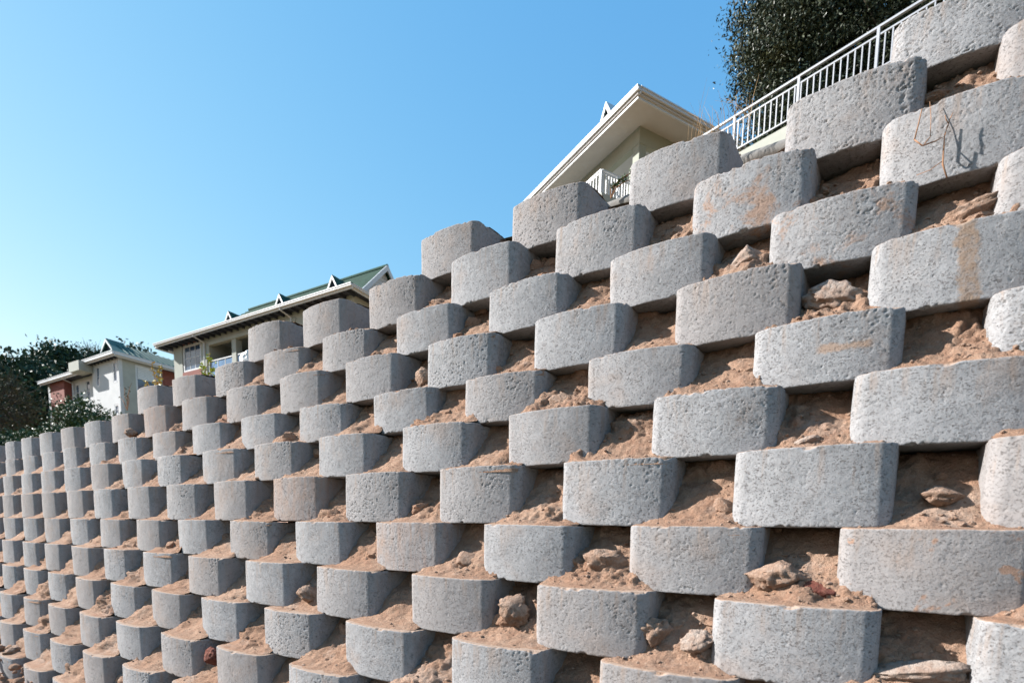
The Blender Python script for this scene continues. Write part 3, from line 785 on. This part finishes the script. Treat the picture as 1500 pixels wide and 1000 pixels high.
for i in range(nc):         # stepped courses of tiles up to the ridge
    t0, t1 = i/nc, (i+1)/nc
    b0, b1 = 1.55+(ridb-1.55)*t0, 1.55+(ridb-1.55)*t1; z0, z1 = .36+(ridz-.36)*t0, .36+(ridz-.36)*t1
    aL0, aL1 = L2-1.4-3.9*t0, L2-1.4-3.9*t1
    mb.prism([(.78, b0, z0+.05), (aL0, b0, z0+.05), (aL1, b1+.03, z1+.015), (.78, b1+.03, z1+.015)], (0, 0, -.05))
    c0, c1 = 2*ridb-b0, 2*ridb-b1
    mb.prism([(.78, c0, z0+.05), (.78, c1-.03, z1+.015), (aL1, c1-.03, z1+.015), (aL0, c0, z0+.05)], (0, 0, -.05))
mb.poly([(L2-1.4, 1.55, .36), (L2-1.4, 2*ridb-1.55, .36), (L2-5.3, ridb, ridz)])
mb.build('roof', M['green_tile'], h2)
mb = MB(F2); mb.tube([(.72, ridb, ridz+.05), (L2-5.3, ridb, ridz+.05)], .09, 8); mb.build('ridge_cap', M['green_tile'], h2)
for k in range(9):
    z0 = .42+k*.2; z1 = z0+.185
    h0 = (ridz-.15-z0)*1.0; h1x = max(.0, ridz-.15-z1)
    if h0 < .12: break
    mb = MB(F2); mb.prism([(1.0, ridb-h0, z0), (1.0, ridb+h0, z0), (1.0, ridb+h1x+.01, z1), (1.0, ridb-h1x-.01, z1)], (.05, 0, 0)); mb.build('gable_board', M['white'], h2)
for s in (-1, 1):
    mb = MB(F2); mb.prism([(.70, ridb, ridz+.10), (.70, ridb+s*2.05, ridz+.10-2.0), (.70, ridb+s*1.85, ridz-.16-1.85+.0), (.70, ridb, ridz-.20)], (.07, 0, 0)); mb.build('barge_board', M['white'], h2)
for a, hh in ((10.55, .75), (5.9, .8), (1.75, .85)): gablet(h2, F2, a, .42, .10, .95, hh-.08, .9)
# walls: panels round the openings
bw = .8; zb = -6.4; zt = -.12
def wpanel(a0, a1, z0, z1, m_='cream', b0=bw, b1=bw+.25, name='wall'):
    mb = MB(F2); mb.box(a0, a1, b0, b1, z0, z1); return mb.build(name, M[m_], h2)
wpanel(.65, 1.8, zb, zt); wpanel(1.8, 3.6, zb, zt, 'brick', bw-.03); wpanel(3.6, 5.0, zb, zt)
wpanel(5.0, 13.2, -.62, zt); wpanel(5.0, 13.2, zb, -2.5)
wpanel(13.2, 14.1, zb, zt); wpanel(14.1, 16.25, -.16, zt, 'brick', bw-.02); wpanel(14.1, 16.25, zb, -1.84, 'brick', bw-.02); wpanel(16.25, 17.25, zb, zt)
mb = MB(F2); mb.box(17.0, 17.25, bw+.25, D2-.8, zb, zt); mb.box(.65, .9, bw+.25, D2-.8, zb, zt); mb.box(.65, 17.25, D2-.8, D2-.6, zb, zt); mb.build('wall', M['cream'], h2)
mb = MB(F2); mb.box(13.2, 13.35, bw+.25, 3.2, -2.7, -.3); mb.build('wall', M['cream'], h2)
mb = MB(F2); mb.box(5.0, 13.2, 3.2, 3.4, -2.7, -.3); mb.build('wall', M['cream'], h2)
mb = MB(F2); mb.box(5.0, 13.2, bw+.25, 3.2, -2.6, -2.5); mb.build('balcony_floor', M['concrete_kerb'], h2)
mb = MB(F2); mb.box(5.0, 13.2, bw+.25, 3.2, -.34, -.3); mb.build('ceiling', M['cream'], h2)
mb = MB(F2); mb.box(5.0, 13.2, bw-.05, bw+.0, -.62, -.45); mb.build('lintel', M['cream'], h2)
for a in (10.45, 7.4):
    mb = MB(F2); mb.box(a, a+.42, bw+.01, bw+.42, -2.5, -.62); mb.build('column', M['cream'], h2)
window(h2, F2, 'b', 14.25, 16.05, -1.75, -.30, bw+.08, (3, 2), surround=.11, label='white cottage pane window set in red brick')
window(h2, F2, 'b', 11.2, 12.1, -2.4, -.85, 3.15, (1, 1), label='dark balcony door')
window(h2, F2, 'b', 8.2, 10.0, -2.4, -.85, 3.15, (2, 1))
window(h2, F2, 'a', 2.2, 3.6, -1.75, -.75, .66, (3, 1))
# balustrades
for a0, a1 in ((10.9, 13.15), (7.85, 10.42)):
    mb = MB(F2); mb.box(a0, a1, bw+.05, bw+.10, -1.56, -1.50); bl = mb.build('balustrade', M['white'], h2)
    n = 3
    for i in range(n+1):
        x = a0+(a1-a0)*i/n; mb = MB(F2); x = min(max(x, a0+.02), a1-.02); mb.box(x-.02, x+.02, bw+.052, bw+.098, -2.45, -1.561); mb.build('post', M['white'], bl)
    for i in range(n):
        x0, x1 = a0+(a1-a0)*i/n+.03, a0+(a1-a0)*(i+1)/n-.03; mb = MB(F2); mb.box(x0, x1, bw+.07, bw+.08, -2.4, -1.62); mb.build('glass_panel', M['balglass'], bl)
for a, zz in ((13.6, -5), (5.3, -5)):
    mb = MB(F2); mb.tube([(a+.1, .07, -.13), (a+.1, .07, -.2), (a, bw-.08, -.42), (a, bw-.08, zz)], .045, 8); mb.build('downpipe', M['white'], h2)

# ---- house 1 (far left)
F1 = frame(181.5, 97); O1 = (-46.03, 15.69, 11.71)
h1 = empty('house', O1, 'white plastered house with green metal roof and red brick panels at far left', 'house')
E1 = 4.9
gutter(h1, F1, ((0, 0), (E1, 0)), .02, .22, .16); gutter(h1, F1, ((0, .165), (0, 7.2)), .02, .22, .16)
gutter(h1, F1, ((E1+.02, 0), (13.4, 0)), -.52, .22, .16)
mb = MB(F1); mb.box(.18, E1-.02, .18, 6.5, -.16, -.1); mb.box(E1, 13.2, .18, 6.5, -.72, -.66); mb.build('soffit', M['dark_wood'], h1)
for i in range(8):
    mb = MB(F1); mb.box(.7+i*.55, .78+i*.55, .18, .58, -.32, -.162); mb.build('rafter', M['dark_wood'], h1)
zb1 = -6.6
def w1(a0, a1, z0, z1, m_='white_wall', b0=.6, b1=.85, name='wall'):
    mb = MB(F1); mb.box(a0, a1, b0, b1, z0, z1); return mb.build(name, M[m_], h1)
def wall_with_holes(parent, F, a0, a1, z0, z1, b0, b1, holes, mat):
    mb = MB(F); cuts = sorted(set([a0, a1]+[h[0] for h in holes]+[h[1] for h in holes]))
    for p, q_ in zip(cuts[:-1], cuts[1:]):
        hs_ = sorted([(h[2], h[3]) for h in holes if h[0] <= p+1e-6 and h[1] >= q_-1e-6]); z = z0
        for h0, h1_ in hs_: mb.box(p, q_, b0, b1, z, h0); z = h1_
        mb.box(p, q_, b0, b1, z, z1)
    return mb.build('wall', M[mat], parent)
hA = [(.78, 1.42, -1.9, -.42), (3.55, 4.15, -1.9, -.40), (.8, 1.45, -4.2, -3.45)]
wall_with_holes(h1, F1, .5, 4.75, zb1, -.17, .6, .85, hA, 'white_wall')
for h_ in hA: window(h1, F1, 'b', h_[0]+.1, h_[1]-.1, h_[2]+.1, h_[3]-.1, .66, (1, 2), surround=.13)
hB = [(6.2, 6.95, -2.55, -.95), (8.15, 8.9, -2.5, -1.0)]
wall_with_holes(h1, F1, 4.76, 9.5, zb1, -.73, 1.0, 1.25, hB, 'white_wall')
for h_ in hB: window(h1, F1, 'b', h_[0]+.1, h_[1]-.1, h_[2]+.1, h_[3]-.1, 1.06, (1, 2), surround=.13)
w1(4.72, 5.3, -2.8, -.95, 'balglass', .95, .99, 'glass_door')
mb = MB(F1); mb.box(9.5, 12.2, .45, 1.25, zb1, -.73); mb.build('brick_panel', M['brick'], h1)
mb = MB(F1); mb.box(12.2, 13.0, .6, 6.4, zb1, -.73); mb.build('wall', M['white_wall'], h1)
mb = MB(F1); mb.box(4.55, 6.3, -.35, .58, -.80, -.10); mb.build('boxed_canopy', M['cream'], h1)
# side wall with wide window
hC = [(1.75, 3.3, -2.35, -.42)]
def side_wall(parent, F, b0, b1, z0, z1, a0, a1, holes, mat):
    mb = MB(F); cuts = sorted(set([b0, b1]+[h[0] for h in holes]+[h[1] for h in holes]))
    for p, q_ in zip(cuts[:-1], cuts[1:]):
        hs_ = sorted([(h[2], h[3]) for h in holes if h[0] <= p+1e-6 and h[1] >= q_-1e-6]); z = z0
        for h0, h1_ in hs_: mb.box(a0, a1, p, q_, z, h0); z = h1_
        mb.box(a0, a1, p, q_, z, z1)
    return mb.build('wall', M[mat], parent)
side_wall(h1, F1, .855, 3.7, zb1, -.17, .5, .72, hC, 'cream')
wf = window(h1, F1, 'a', 1.85, 3.2, -2.25, -.52, .56, (1, 2), surround=.12, pane_m='glass', label='wide window with a half drawn pale blind')
mb = MB(F1); mb.box(.60, .63, 1.9, 3.15, -1.35, -.55)
b_ = MB(F1)
for k in range(8): b_.box(.525, .54, 1.9, 3.15, -.62-k*.11, -.62-k*.11+.095)
b_.build('blind', M['blind'], wf)
mb = MB(F1); mb.box(.9, 1.2, 3.7, 6.6, zb1, -.17); mb.build('brick_panel', M['brick'], h1)
mb = MB(F1); mb.tube([(.07, 3.6, -.2), (.46, 3.55, -.45), (.46, 3.55, -5)], .045, 8); mb.build('downpipe', M['white'], h1)
mb = MB(F1); mb.tube([(9.2, .1, -.7), (9.0, .9, -1.0), (9.0, .9, -5)], .05, 8); mb.build('downpipe', M['white'], h1)
# ribbed metal roof whose ridge runs back from the gable
ga = 2.2
mb = MB(F1)
mb.poly([(0, 0, .02), (0, 7.2, .02), (ga, 7.2, 1.15), (ga, .9, 1.15)]); mb.poly([(2*ga, 0, .02), (2*ga, 7.2, .02), (ga, 7.2, 1.15), (ga, .9, 1.15)], True)
mb.poly([(0, 0, .02), (2*ga, 0, .02), (ga+.7, .7, .5), (ga-.7, .7, .5)]); mb.poly([(E1, 0, -.5), (13.4, 0, -.5), (13.4, 6, .6), (E1, 6, .6)])
mb.poly([(0, 7.2, .02), (2*ga, 7.2, .02), (ga, 7.2, 1.15)], True)
mb.build('roof', M['green_roof'], h1)
mb = MB(F1)
for k in range(16):
    b = 1.1+k*.4; mb.prism([(.03, b, .05), (.03, b+.05, .05), (.03, b+.05, .10), (.03, b, .10)], (ga-.05, 0, 1.12))
tag(mb.build('roof_ribs', M['green_roof'], h1), kind='stuff')
mb = MB(F1)
for s in (-1, 1): mb.prism([(ga, .55, 1.32), (ga+s*1.0, .55, .42), (ga+s*.82, .55, .42), (ga, .55, 1.12)], (0, .07, 0))
mb.build('barge_board', M['white'], h1)
mb = MB(F1); mb.prism([(ga-.8, .8, .45), (ga+.8, .8, .45), (ga, .8, 1.15)], (0, .05, 0)); mb.build('gable_infill', M['dark_wood'], h1)
mb = MB(F1)
for s in (-1, 1): mb.prism([(ga, .58, 1.36), (ga+s*1.05, .58, .44), (ga+s*1.0, .58, .42), (ga, .58, 1.32)], (0, 1.2, 0))
mb.build('verge', M['green_roof'], h1)
# satellite dishes
def dish(loc, r, az, label):
    t = empty('satellite_dish', loc, label, 'satellite dish')
    vs = [(0, 0, 0)]; fs = []
    for i in range(1, 5):
        for j in range(16):
            a = j/16*2*math.pi; rr = r*i/4; vs.append((rr*math.cos(a), -.28*r*(i/4)**2, rr*math.sin(a)))
    for j in range(16): fs.append([0, 1+j, 1+(j+1) % 16])
    for i in range(3):
        for j in range(16): fs.append([1+i*16+j, 1+(i+1)*16+j, 1+(i+1)*16+(j+1) % 16, 1+i*16+(j+1) % 16])
    o = link('reflector', np_mesh('reflector', vs, fs, M['blind'], True), t); md = o.modifiers.new('s', 'SOLIDIFY'); md.thickness = .02
    MB().tube([(0, 0, -r), (0, -.5*r, -.4*r), (0, -.8*r, 0)], .02, 6).build('feed_arm', M['galv'], t)
    MB().tube([(0, 0, 0), (0, .25, -.1), (0, .25, -1.0)], .03, 6).build('mast', M['galv'], t)
    t.rotation_euler = (R(-20), 0, R(az))
dish((-36.6, 17.6, 10.6), .42, 40, 'pale grey satellite dish between the two left houses')
dish((-53.6, 15.2, 7.1), .55, 40, 'pale satellite dish half hidden by the far left shrubs')

# ------------------------------------------------------------------ upper railing
sc = 11/9
def up(p): return (-.2897+(p[0]+.2897)*sc, -2.2406+(p[1]+2.2406)*sc, 10.71)
A_ = up((-4.4, 11.42)); B_ = up((.6, 9.72))
dx, dy = B_[0]-A_[0], B_[1]-A_[1]; L = math.hypot(dx, dy)
rt = empty('railing', A_, 'silver metal railing with square balusters in front of the dark tree at upper right', 'railing')
FR = ((dx/L, dy/L), (-dy/L, dx/L))
tp = [((up(p)[0]-A_[0])*dx+(up(p)[1]-A_[1])*dy)/L/L for p in ((-3.42, 11.04), (-2.11, 10.67), (-.81, 10.21))]
railing(rt, FR, 0, 0, L, 0, -.95, 0, 44, tuple(tp+[tp[2]+tp[1]-tp[0]]), 'galv', .026, .036, second=.17)
tw = MB(FR); tw.box(-.3, L+1, -.1, .12, -3.0, -1.06); o = tw.build('garden_wall', M['cream'], None, loc=A_); tag(o, 'low cream wall under the silver railing', 'wall')

# ------------------------------------------------------------------ vegetation
def leaves(name, centers, radii, n_clump, per, leaf, mat, parent=None, spread=.35, aspect=.45, seed=1, shell=.55, stuff=False, droop=0.):
    g_ = np.random.default_rng(seed); C_ = np.array(centers, float); Rr = np.array(radii, float)
    vol = Rr.prod(1)**.67; idx_ = g_.choice(len(C_), n_clump, p=vol/vol.sum())
    d = g_.normal(size=(n_clump, 3)); d /= np.linalg.norm(d, axis=1)[:, None]
    rad = shell+(1-shell)*g_.random(n_clump)**.6
    cc = C_[idx_]+d*Rr[idx_]*rad[:, None]
    cc += np.stack([fbm(cc*.7+i*9, 2, seed+i) for i in range(3)], -1)*Rr[idx_].min(1)[:, None]*.25
    cs = spread*(.55+.9*g_.random(n_clump))
    p = np.repeat(cc, per, 0)+g_.normal(size=(n_clump*per, 3))*np.repeat(cs, per)[:, None]*np.array([.55, .55, .42])
    n = len(p)
    u = g_.normal(size=(n, 3)); u[:, 2] -= droop; u /= np.linalg.norm(u, axis=1)[:, None]
    v = np.cross(u, g_.normal(size=(n, 3))); v /= np.linalg.norm(v, axis=1)[:, None]
    s = leaf*(.6+.8*g_.random(n))[:, None]
    nrm = np.cross(u, v)
    q_ = np.stack([p-u*s*.5, p+v*s*aspect*.5+nrm*s*.06, p+u*s*.5, p-v*s*aspect*.5+nrm*s*.06], 1).reshape(-1, 3)
    f_ = np.arange(n*4).reshape(-1, 4)
    o = link(name, np_mesh(name, q_, f_, mat), parent)
    if stuff: tag(o, kind='stuff')
    return o
def trunk(parent, h, r0, limbs, seed, name='trunk', lean=(0, 0)):
    g_ = random.Random(seed); mb = MB()
    k = 6; mb.tube([(lean[0]*i/k+g_.uniform(-.05, .05)*h*.2, lean[1]*i/k+g_.uniform(-.05, .05)*h*.2, h*.75*i/k-.4) for i in range(k+1)], [r0*(1-.09*i) for i in range(k+1)], 8)
    o = mb.build(name, M['bark'], parent, True)
    lb = MB()
    for (tx, ty, tz) in limbs:
        s0 = g_.uniform(.3, .68); p0 = Vector((lean[0]*s0, lean[1]*s0, h*.75*s0)); p1 = Vector((tx, ty, tz)); pts = []
        for i in range(6):
            t = i/5; q_ = p0.lerp(p1, t); q_.z += math.sin(t*math.pi)*.06*h; q_ += Vector((g_.uniform(-1, 1), g_.uniform(-1, 1), g_.uniform(-1, 1)))*.02*h; pts.append(tuple(q_))
        lb.tube(pts, [r0*.5*(1-.16*i) for i in range(6)], 6)
        for j in range(3):
            a = Vector(pts[3+j % 2]); b = a+Vector((g_.uniform(-1, 1), g_.uniform(-1, 1), g_.uniform(.1, 1)))*.22*h
            lb.tube([tuple(a), tuple((a+b)/2+Vector((0, 0, .03*h))), tuple(b)], [r0*.2, r0*.13, r0*.05], 5)
    lb.build('limbs', M['bark'], parent, True)
def tree(name, loc, blobs, clump, per, leaf, mat, label, cat='tree', r0=.25, seed=1, spread=.8, aspect=.5, shell=.5, extra=None, crown='crown'):
    t = empty(name, loc, label, cat)
    cs = [b[:3] for b in blobs]; rs = [b[3:] for b in blobs]
    top = max(b[2] for b in blobs)
    trunk(t, top, r0, cs, seed)
    leaves(crown, cs, rs, clump, per, leaf, M[mat], t, spread, aspect, seed, shell)
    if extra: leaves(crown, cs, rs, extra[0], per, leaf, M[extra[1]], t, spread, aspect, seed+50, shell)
    return t
# big dark tree behind the railing
tree('evergreen_tree', (-1.2, 15.6, 9.2), [(-1.6, 0, 3.4, 1.75, 1.7, 3.0), (.8, .3, 4.0, 2.2, 2.0, 3.4), (-.6, .2, 6.2, 2.6, 2.2, 2.6), (2.4, .5, 5.0, 2.2, 2, 3.2), (-1.4, -.2, 1.4, 1.1, 1.2, 1.4), (.9, -.2, 1.3, 1.8, 1.2, 1.6), (3, -.2, 2, 1.8, 1.4, 2), (-2.1, -.3, 4.6, 1.35, 1.2, 2.2)],
     4200, 60, .10, 'leaf_olive', 'large dense dark green tree with glossy leaves behind the silver railing', r0=.22, seed=4, spread=.40, aspect=.40, shell=.30, extra=(900, 'leaf_shaded'))
tree('shrub', (-3.2, 15.0, 9.3), [(0, 0, .7, .8, .6, .8), (1.4, .1, .6, .9, .6, .7)], 110, 40, .10, 'leaf_mid', 'leafy undergrowth seen through the railing balusters', 'shrub', r0=.05, seed=14, spread=.3, aspect=.4)
# background trees far left
tree('broad_tree', (-73, 17.5, 6.2), [(0, 0, 6.6, 5.2, 4, 2.6), (-5, 1, 5.8, 5, 4, 3.), (3.5, 0, 5.0, 3.4, 3, 2.2), (-2, -1, 3.5, 4.5, 3, 2.2)], 420, 60, .46, 'leaf_dark', 'broad dark evergreen tree at the left edge of the photo', r0=.5, seed=21, spread=1.5, aspect=.55, extra=(60, 'leaf_mid'))
tree('broad_tree', (-76.5, 23., 7.3), [(0, 0, 9.0, 3.6, 3, 2.2), (2.6, .5, 7.4, 3.6, 3, 2.2), (-2.6, 0, 7.0, 3, 3, 2.2), (4.6, 1., 5.5, 3., 3, 2.0), (1, 0, 5, 4, 3, 2)], 330, 55, .45, 'leaf_dark', 'tall dark tree with a domed crown behind the far left tree', r0=.45, seed=22, spread=1.3, aspect=.55, extra=(90, 'leaf_mid'))
tree('broad_tree', (-69.3, 26.6, 9.2), [(0, 0, 7.8, 2.6, 2., 1.5), (-1.8, 0, 7.3, 2., 1.6, 1.0)], 120, 50, .40, 'leaf_dark', 'dark tree top showing above the green metal roof', r0=.3, seed=23, spread=.9, aspect=.55)
bt = tree('bare_tree', (-80, 27., 11.), [(0, 0, 7.6, 3.2, 2.5, 1.9), (2.5, 0, 7.0, 2.5, 2., 1.5)], 70, 20, .22, 'leaf_brown', 'thin bare twiggy tree between the dark trees and the house', r0=.25, seed=24, spread=1.1)
def twigs(parent, blobs, n, seed, length=1.4, r=.035):
    g_ = random.Random(seed); mb = MB()
    for i in range(n):
        b = g_.choice(blobs); d = Vector((g_.gauss(0, 1), g_.gauss(0, 1), g_.gauss(.5, 1))).normalized(); p = Vector(b[:3])+Vector((d.x*b[3], d.y*b[4], d.z*b[5]))*g_.uniform(.2, .8)
        e = p+d*length*g_.uniform(.5, 1.); m_ = (p+e)/2+Vector((g_.uniform(-.2, .2), 0, g_.uniform(-.2, .2)))
        mb.tube([tuple(p), tuple(m_), tuple(e)], [r, r*.7, r*.25], 4)
    o = mb.build('twigs', M['bark'], parent); tag(o, kind='stuff')
twigs(bt, [(0, 0, 7.4, 3.2, 2.5, 1.9), (2.5, 0, 6.8, 2.5, 2., 1.5)], 420, 4, 2.)
# scrubby brown middle storey, and shrubs
b2 = tree('bare_tree', (-62, 13.5, 5.5), [(0, 0, 3.6, 3.6, 2.5, 2.6), (-4, 0, 3.2, 3., 2.4, 2.4)], 130, 26, .28, 'leaf_brown', 'brown half bare scrub tree below the far left evergreens', r0=.2, seed=25, spread=1.2)
twigs(b2, [(0, 0, 3.6, 3.6, 2.5, 2.6), (-4, 0, 3.2, 3., 2.4, 2.4)], 500, 5, 1.6)
tree('shrub', (-36.0, 10.2, 2.85), [(0, 0, 2.3, 1.7, 1.2, 1.0), (-1.3, 0, 1.6, 1.4, 1.1, .9), (1.3, .5, 1.6, 1.2, 1, .8), (.2, 0, 1.2, 2.2, 1.2, 1.2)], 240, 45, .17, 'leaf_shrub', 'dark green bushy shrub in front of the white house', 'shrub', r0=.08, seed=26, spread=.42)
tree('shrub', (-38.2, 8.9, 2.3), [(0, 0, 1.2, 2.0, 1.2, 1.0), (1.4, .3, 1.2, 1.3, 1, .9), (-1.8, 0, .9, 1.6, 1.2, 1.)], 200, 45, .17, 'leaf_mid', 'olive green low shrub left of the dark bushy shrub', 'shrub', r0=.08, seed=27, spread=.42, extra=(70, 'leaf_shrub'))
tree('shrub', (-43, 7.0, 2.0), [(0, 0, 1.9, 2.6, 1.6, 1.3), (-2.6, 0, 1.9, 2.2, 1.5, 1.3), (2, .5, 1.3, 2., 1.5, 1.)], 260, 45, .22, 'leaf_dark', 'shadowy shrub mass at the left edge above the wall', 'shrub', r0=.1, seed=28, spread=.6, extra=(90, 'leaf_mid'))

# sprigs growing on the wall top
def sprig(name, loc, stems, leaf_n, leaf, mat, label, stemmat='twig', seed=1, cat='plant'):
    t = empty(name, loc, label, cat); g_ = random.Random(seed)
    mb = MB(); lp = []
    for (ex, ey, ez) in stems:
        pts = [(0, 0, -.05)]
        for i in range(1, 6):
            s = i/5; pts.append((ex*s+g_.uniform(-.012, .012), ey*s+g_.uniform(-.01, .01), ez*s**.85))
        mb.tube(pts, [.005*(1-.14*i) for i in range(6)], 5)
        for k in range(leaf_n):
            s = g_.uniform(.25, 1.); i = min(int(s*5), 4); f = s*5-i
            p = Vector(pts[i]).lerp(Vector(pts[i+1]), f); lp.append(p)
    mb.build('stem', M[stemmat], t)
    q_ = []; f_ = []
    for p in lp:
        u = Vector((g_.gauss(0, 1), g_.gauss(0, .8), g_.gauss(.4, .7))).normalized(); v = u.cross(Vector((g_.gauss(0, 1), g_.gauss(0, 1), g_.gauss(0, 1)))).normalized()
        s = leaf*g_.uniform(.5, 1.1); n = len(q_); w_ = u.cross(v)*s*.12
        q_ += [tuple(p), tuple(p+u*s*.5+v*s*.28+w_), tuple(p+u*s), tuple(p+u*s*.5-v*s*.28+w_)]; f_.append([n, n+1, n+2, n+3])
    link('leaves', np_mesh('leaves', q_, f_, M[mat]), t)
sprig('sprig', (-6.44, .98, 1.03), [(.20, .02, .46), (.08, 0, .36), (-.16, .0, .20), (.32, 0, .34), (.28, .05, .22), (-.02, 0, .25)], 26, .055, 'leaf_lime', 'lime green leafy sprig on top of the wall before the long house', seed=3)
sprig('sprig', (-6.85, .72, 1.02), [(-.10, .02, .42), (.02, 0, .30), (-.22, .0, .22), (.10, 0, .20), (.04, .05, .36)], 18, .05, 'leaf_gold', 'golden yellow leafy sprig on the wall top beside the white house', seed=5)
sprig('sprig', (-7.25, .60, .98), [(-.10, .02, .22), (.06, 0, .16), (-.18, .0, .12), (.14, 0, .22)], 4, .03, 'leaf_brown', 'sparse reddish dry weed on the top of a far left block', seed=6)
sprig('creeper', (-1.93, 1.42, 2.0), [(.12, 0, .06), (.2, 0, .10), (.05, 0, .05), (.17, 0, .03)], 22, .03, 'leaf_mid', 'small dark green creeper by the kerb under the balcony', seed=8)

def grass(name, loc, n, h, spread, label, seed, lean=(0, 0), mat='straw_dark', r=.0022):
    g_ = random.Random(seed); mb = MB()
    for i in range(n):
        x, y = g_.gauss(0, spread), g_.gauss(0, spread*.5); a = g_.gauss(lean[0], .35); b = g_.gauss(lean[1], .25); hh = h*g_.uniform(.45, 1.1)
        mb.tube([(x, y, -.03), (x+a*hh*.35, y+b*hh*.3, hh*.55), (x+a*hh*.95, y+b*hh, hh*.98)], [r, r*.8, r*.3], 3)
    o = mb.build(name, M[mat], None, loc=loc); tag(o, label, 'grass'); return o
grass('grass_tuft', (-1.24, 1.38, 2.07), 60, .22, .10, 'dry brown grass tuft on the wall crest below the house roof', 3, (-.2, 0), 'straw_dark', .0011)
grass('grass_tuft', (-2.12, .02, -.55), 26, .10, .02, 'small dry straw tuft hanging beside a block at the bottom centre', 4, (.3, -.4), 'straw', .002)
grass('grass_tuft', (-2.95, .22, .17), 10, .11, .02, 'few straw stalks poking out above the brown stained block', 6, (.2, -.3), 'straw', .0016)
grass('grass_tuft', (-1.02, .13, .04), 6, .12, .02, 'thin curved straw stalks right of a block in the lower centre', 7, (-.3, -.2), 'straw', .0014)

# broken twig on the right-hand block
tg = MB()
def T(x, y, z): return (x, y, z)
TW = Vector((-.241, .493, 1.08))
tw = empty('twig', TW, 'forked reddish dry twig hanging on the face of an upper right block', 'twig')
def tpts(*ps): return [tuple(Vector(p)-TW) for p in ps]
MB().tube(tpts((-.147, .455, 1.035), (-.163, .462, 1.09), (-.166, .458, 1.185), (-.192, .448, 1.172), (-.232, .440, 1.165), (-.258, .440, 1.195)), [.0026, .0034, .0022, .0024, .0026, .0022], 7).build('branch', M['twig'], tw, True)
MB().tube(tpts((-.258, .44, 1.195), (-.250, .443, 1.245), (-.243, .446, 1.30)), [.0026, .0024, .002], 7).build('branch', M['twig'], tw, True)
MB().tube(tpts((-.166, .452, 1.185), (-.160, .455, 1.215), (-.155, .46, 1.24), (-.147, .462, 1.262)), [.003, .0028, .002, .001], 6).build('branch', M['twig'], tw, True)
MB().tube(tpts((-.157, .458, 1.225), (-.166, .455, 1.24), (-.171, .45, 1.255)), [.002, .002, .0012], 6).build('branch', M['twig'], tw, True)
MB().tube(tpts((-.225, .418, 1.158), (-.217, .44, 1.18), (-.209, .46, 1.20), (-.212, .47, 1.27), (-.220, .485, 1.34)), [.002, .0022, .0018, .0014, .001], 6).build('branch', M['twig'], tw, True)
MB().tube(tpts((-.166, .46, 1.10), (-.20, .475, 1.088), (-.241, .482, 1.086)), [.0018, .0014, .001], 6).build('branch', M['twig'], tw, True)
for i, (sx, sy, sz, lx, lab) in enumerate((((-5.50, .95, 1.30), (.12, .08, .14), .2, 0, 'crumpled grey plastic sheet poking up behind a block before the balcony'), ((-4.74, .98, 1.45), (.16, .08, .06), .1, 0, 'rolled off-white plastic scrap between two blocks below the long gutter'), ((-4.17, 1.25, 1.57), (.16, .08, .035), .1, 0, 'white plastic scrap on the soil near the gable end')) if False else ()): pass
def rag(loc, size, seed, label):
    v = sv.copy(); v = v*(1+.35*fbm(v*1.7+seed, 3, seed)+.16*(1-2*np.abs(fbm(v*np.array([5., 5, 1.6])+seed, 3, seed+3))))[:, None]*np.array(size)/2
    o = link('plastic_scrap', np_mesh('plastic_scrap', v, sf, M['plastic'], True), None, loc, (.2, .1*seed, .3)); tag(o, label, 'plastic sheet')
rag((-5.52, .97, 1.29), (.16, .08, .18), 3, 'crumpled grey plastic sheet poking up behind a block before the balcony')
rag((-4.75, .99, 1.45), (.22, .10, .06), 5, 'rolled off-white plastic scrap between two blocks below the long gutter')
rag((-4.17, 1.22, 1.565), (.17, .10, .035), 7, 'flat white plastic scrap on the soil near the gable end')

# loose rubble at the foot of the wall: clods nobody could count, and six larger ones
gr = random.Random(5); V_, F_ = [], []
s2v, s2f = ico(2)
for k in range(420):
    x = gr.uniform(-10.5, -4.2); yb = -6*B+KX*x*x+gr.uniform(-.35, .18)
    zb_ = float(np.interp(x, [-14, -9.5, -8.5, -7.5, -6, -4.5], [-1.15, -1.36, -1.47, -1.62, -1.80, -1.9]))+gr.uniform(-.03, .05)-max(0, -(yb+.6))*.4
    v = s2v*(1+.5*fbm(s2v*1.3+k*3.1, 2, 3))[:, None]*np.array([1, 1, .7])*gr.choice((.012, .02, .02, .03, .045))
    F_.append(s2f+len(s2v)*k); V_.append(v+np.array([x, yb, zb_]))
o = link('rubble', np_mesh('rubble', np.concatenate(V_), np.concatenate(F_), M['soil'])); tag(o, 'loose clods at the foot of the wall', kind='stuff')
for k, (x, dy, sz_, m_, lab) in enumerate(((-8.9, .10, .17, 'stone', 'tan clod in the rubble at the extreme lower left corner'), (-8.1, .06, .13, 'stone_grey', 'pale stone in the rubble near the lower left corner'), (-7.3, .10, .18, 'stone', 'craggy tan clod against the lowest visible block at lower left'),
        (-6.7, .1, .15, 'stone_red', 'reddish clod low on the wall foot at lower left'), (-6.1, .12, .16, 'stone', 'tan clod at the wall foot right of the reddish clod'))):
    zb_ = float(np.interp(x, [-14, -9.5, -8.5, -7.5, -6, -4.5], [-1.15, -1.36, -1.47, -1.62, -1.80, -1.9]))
    stone('stone', (x, -6*B+KX*x*x+dy, zb_+.05), (sz_*1.2, sz_, sz_*.8), 60+k, M[m_], lab, k)
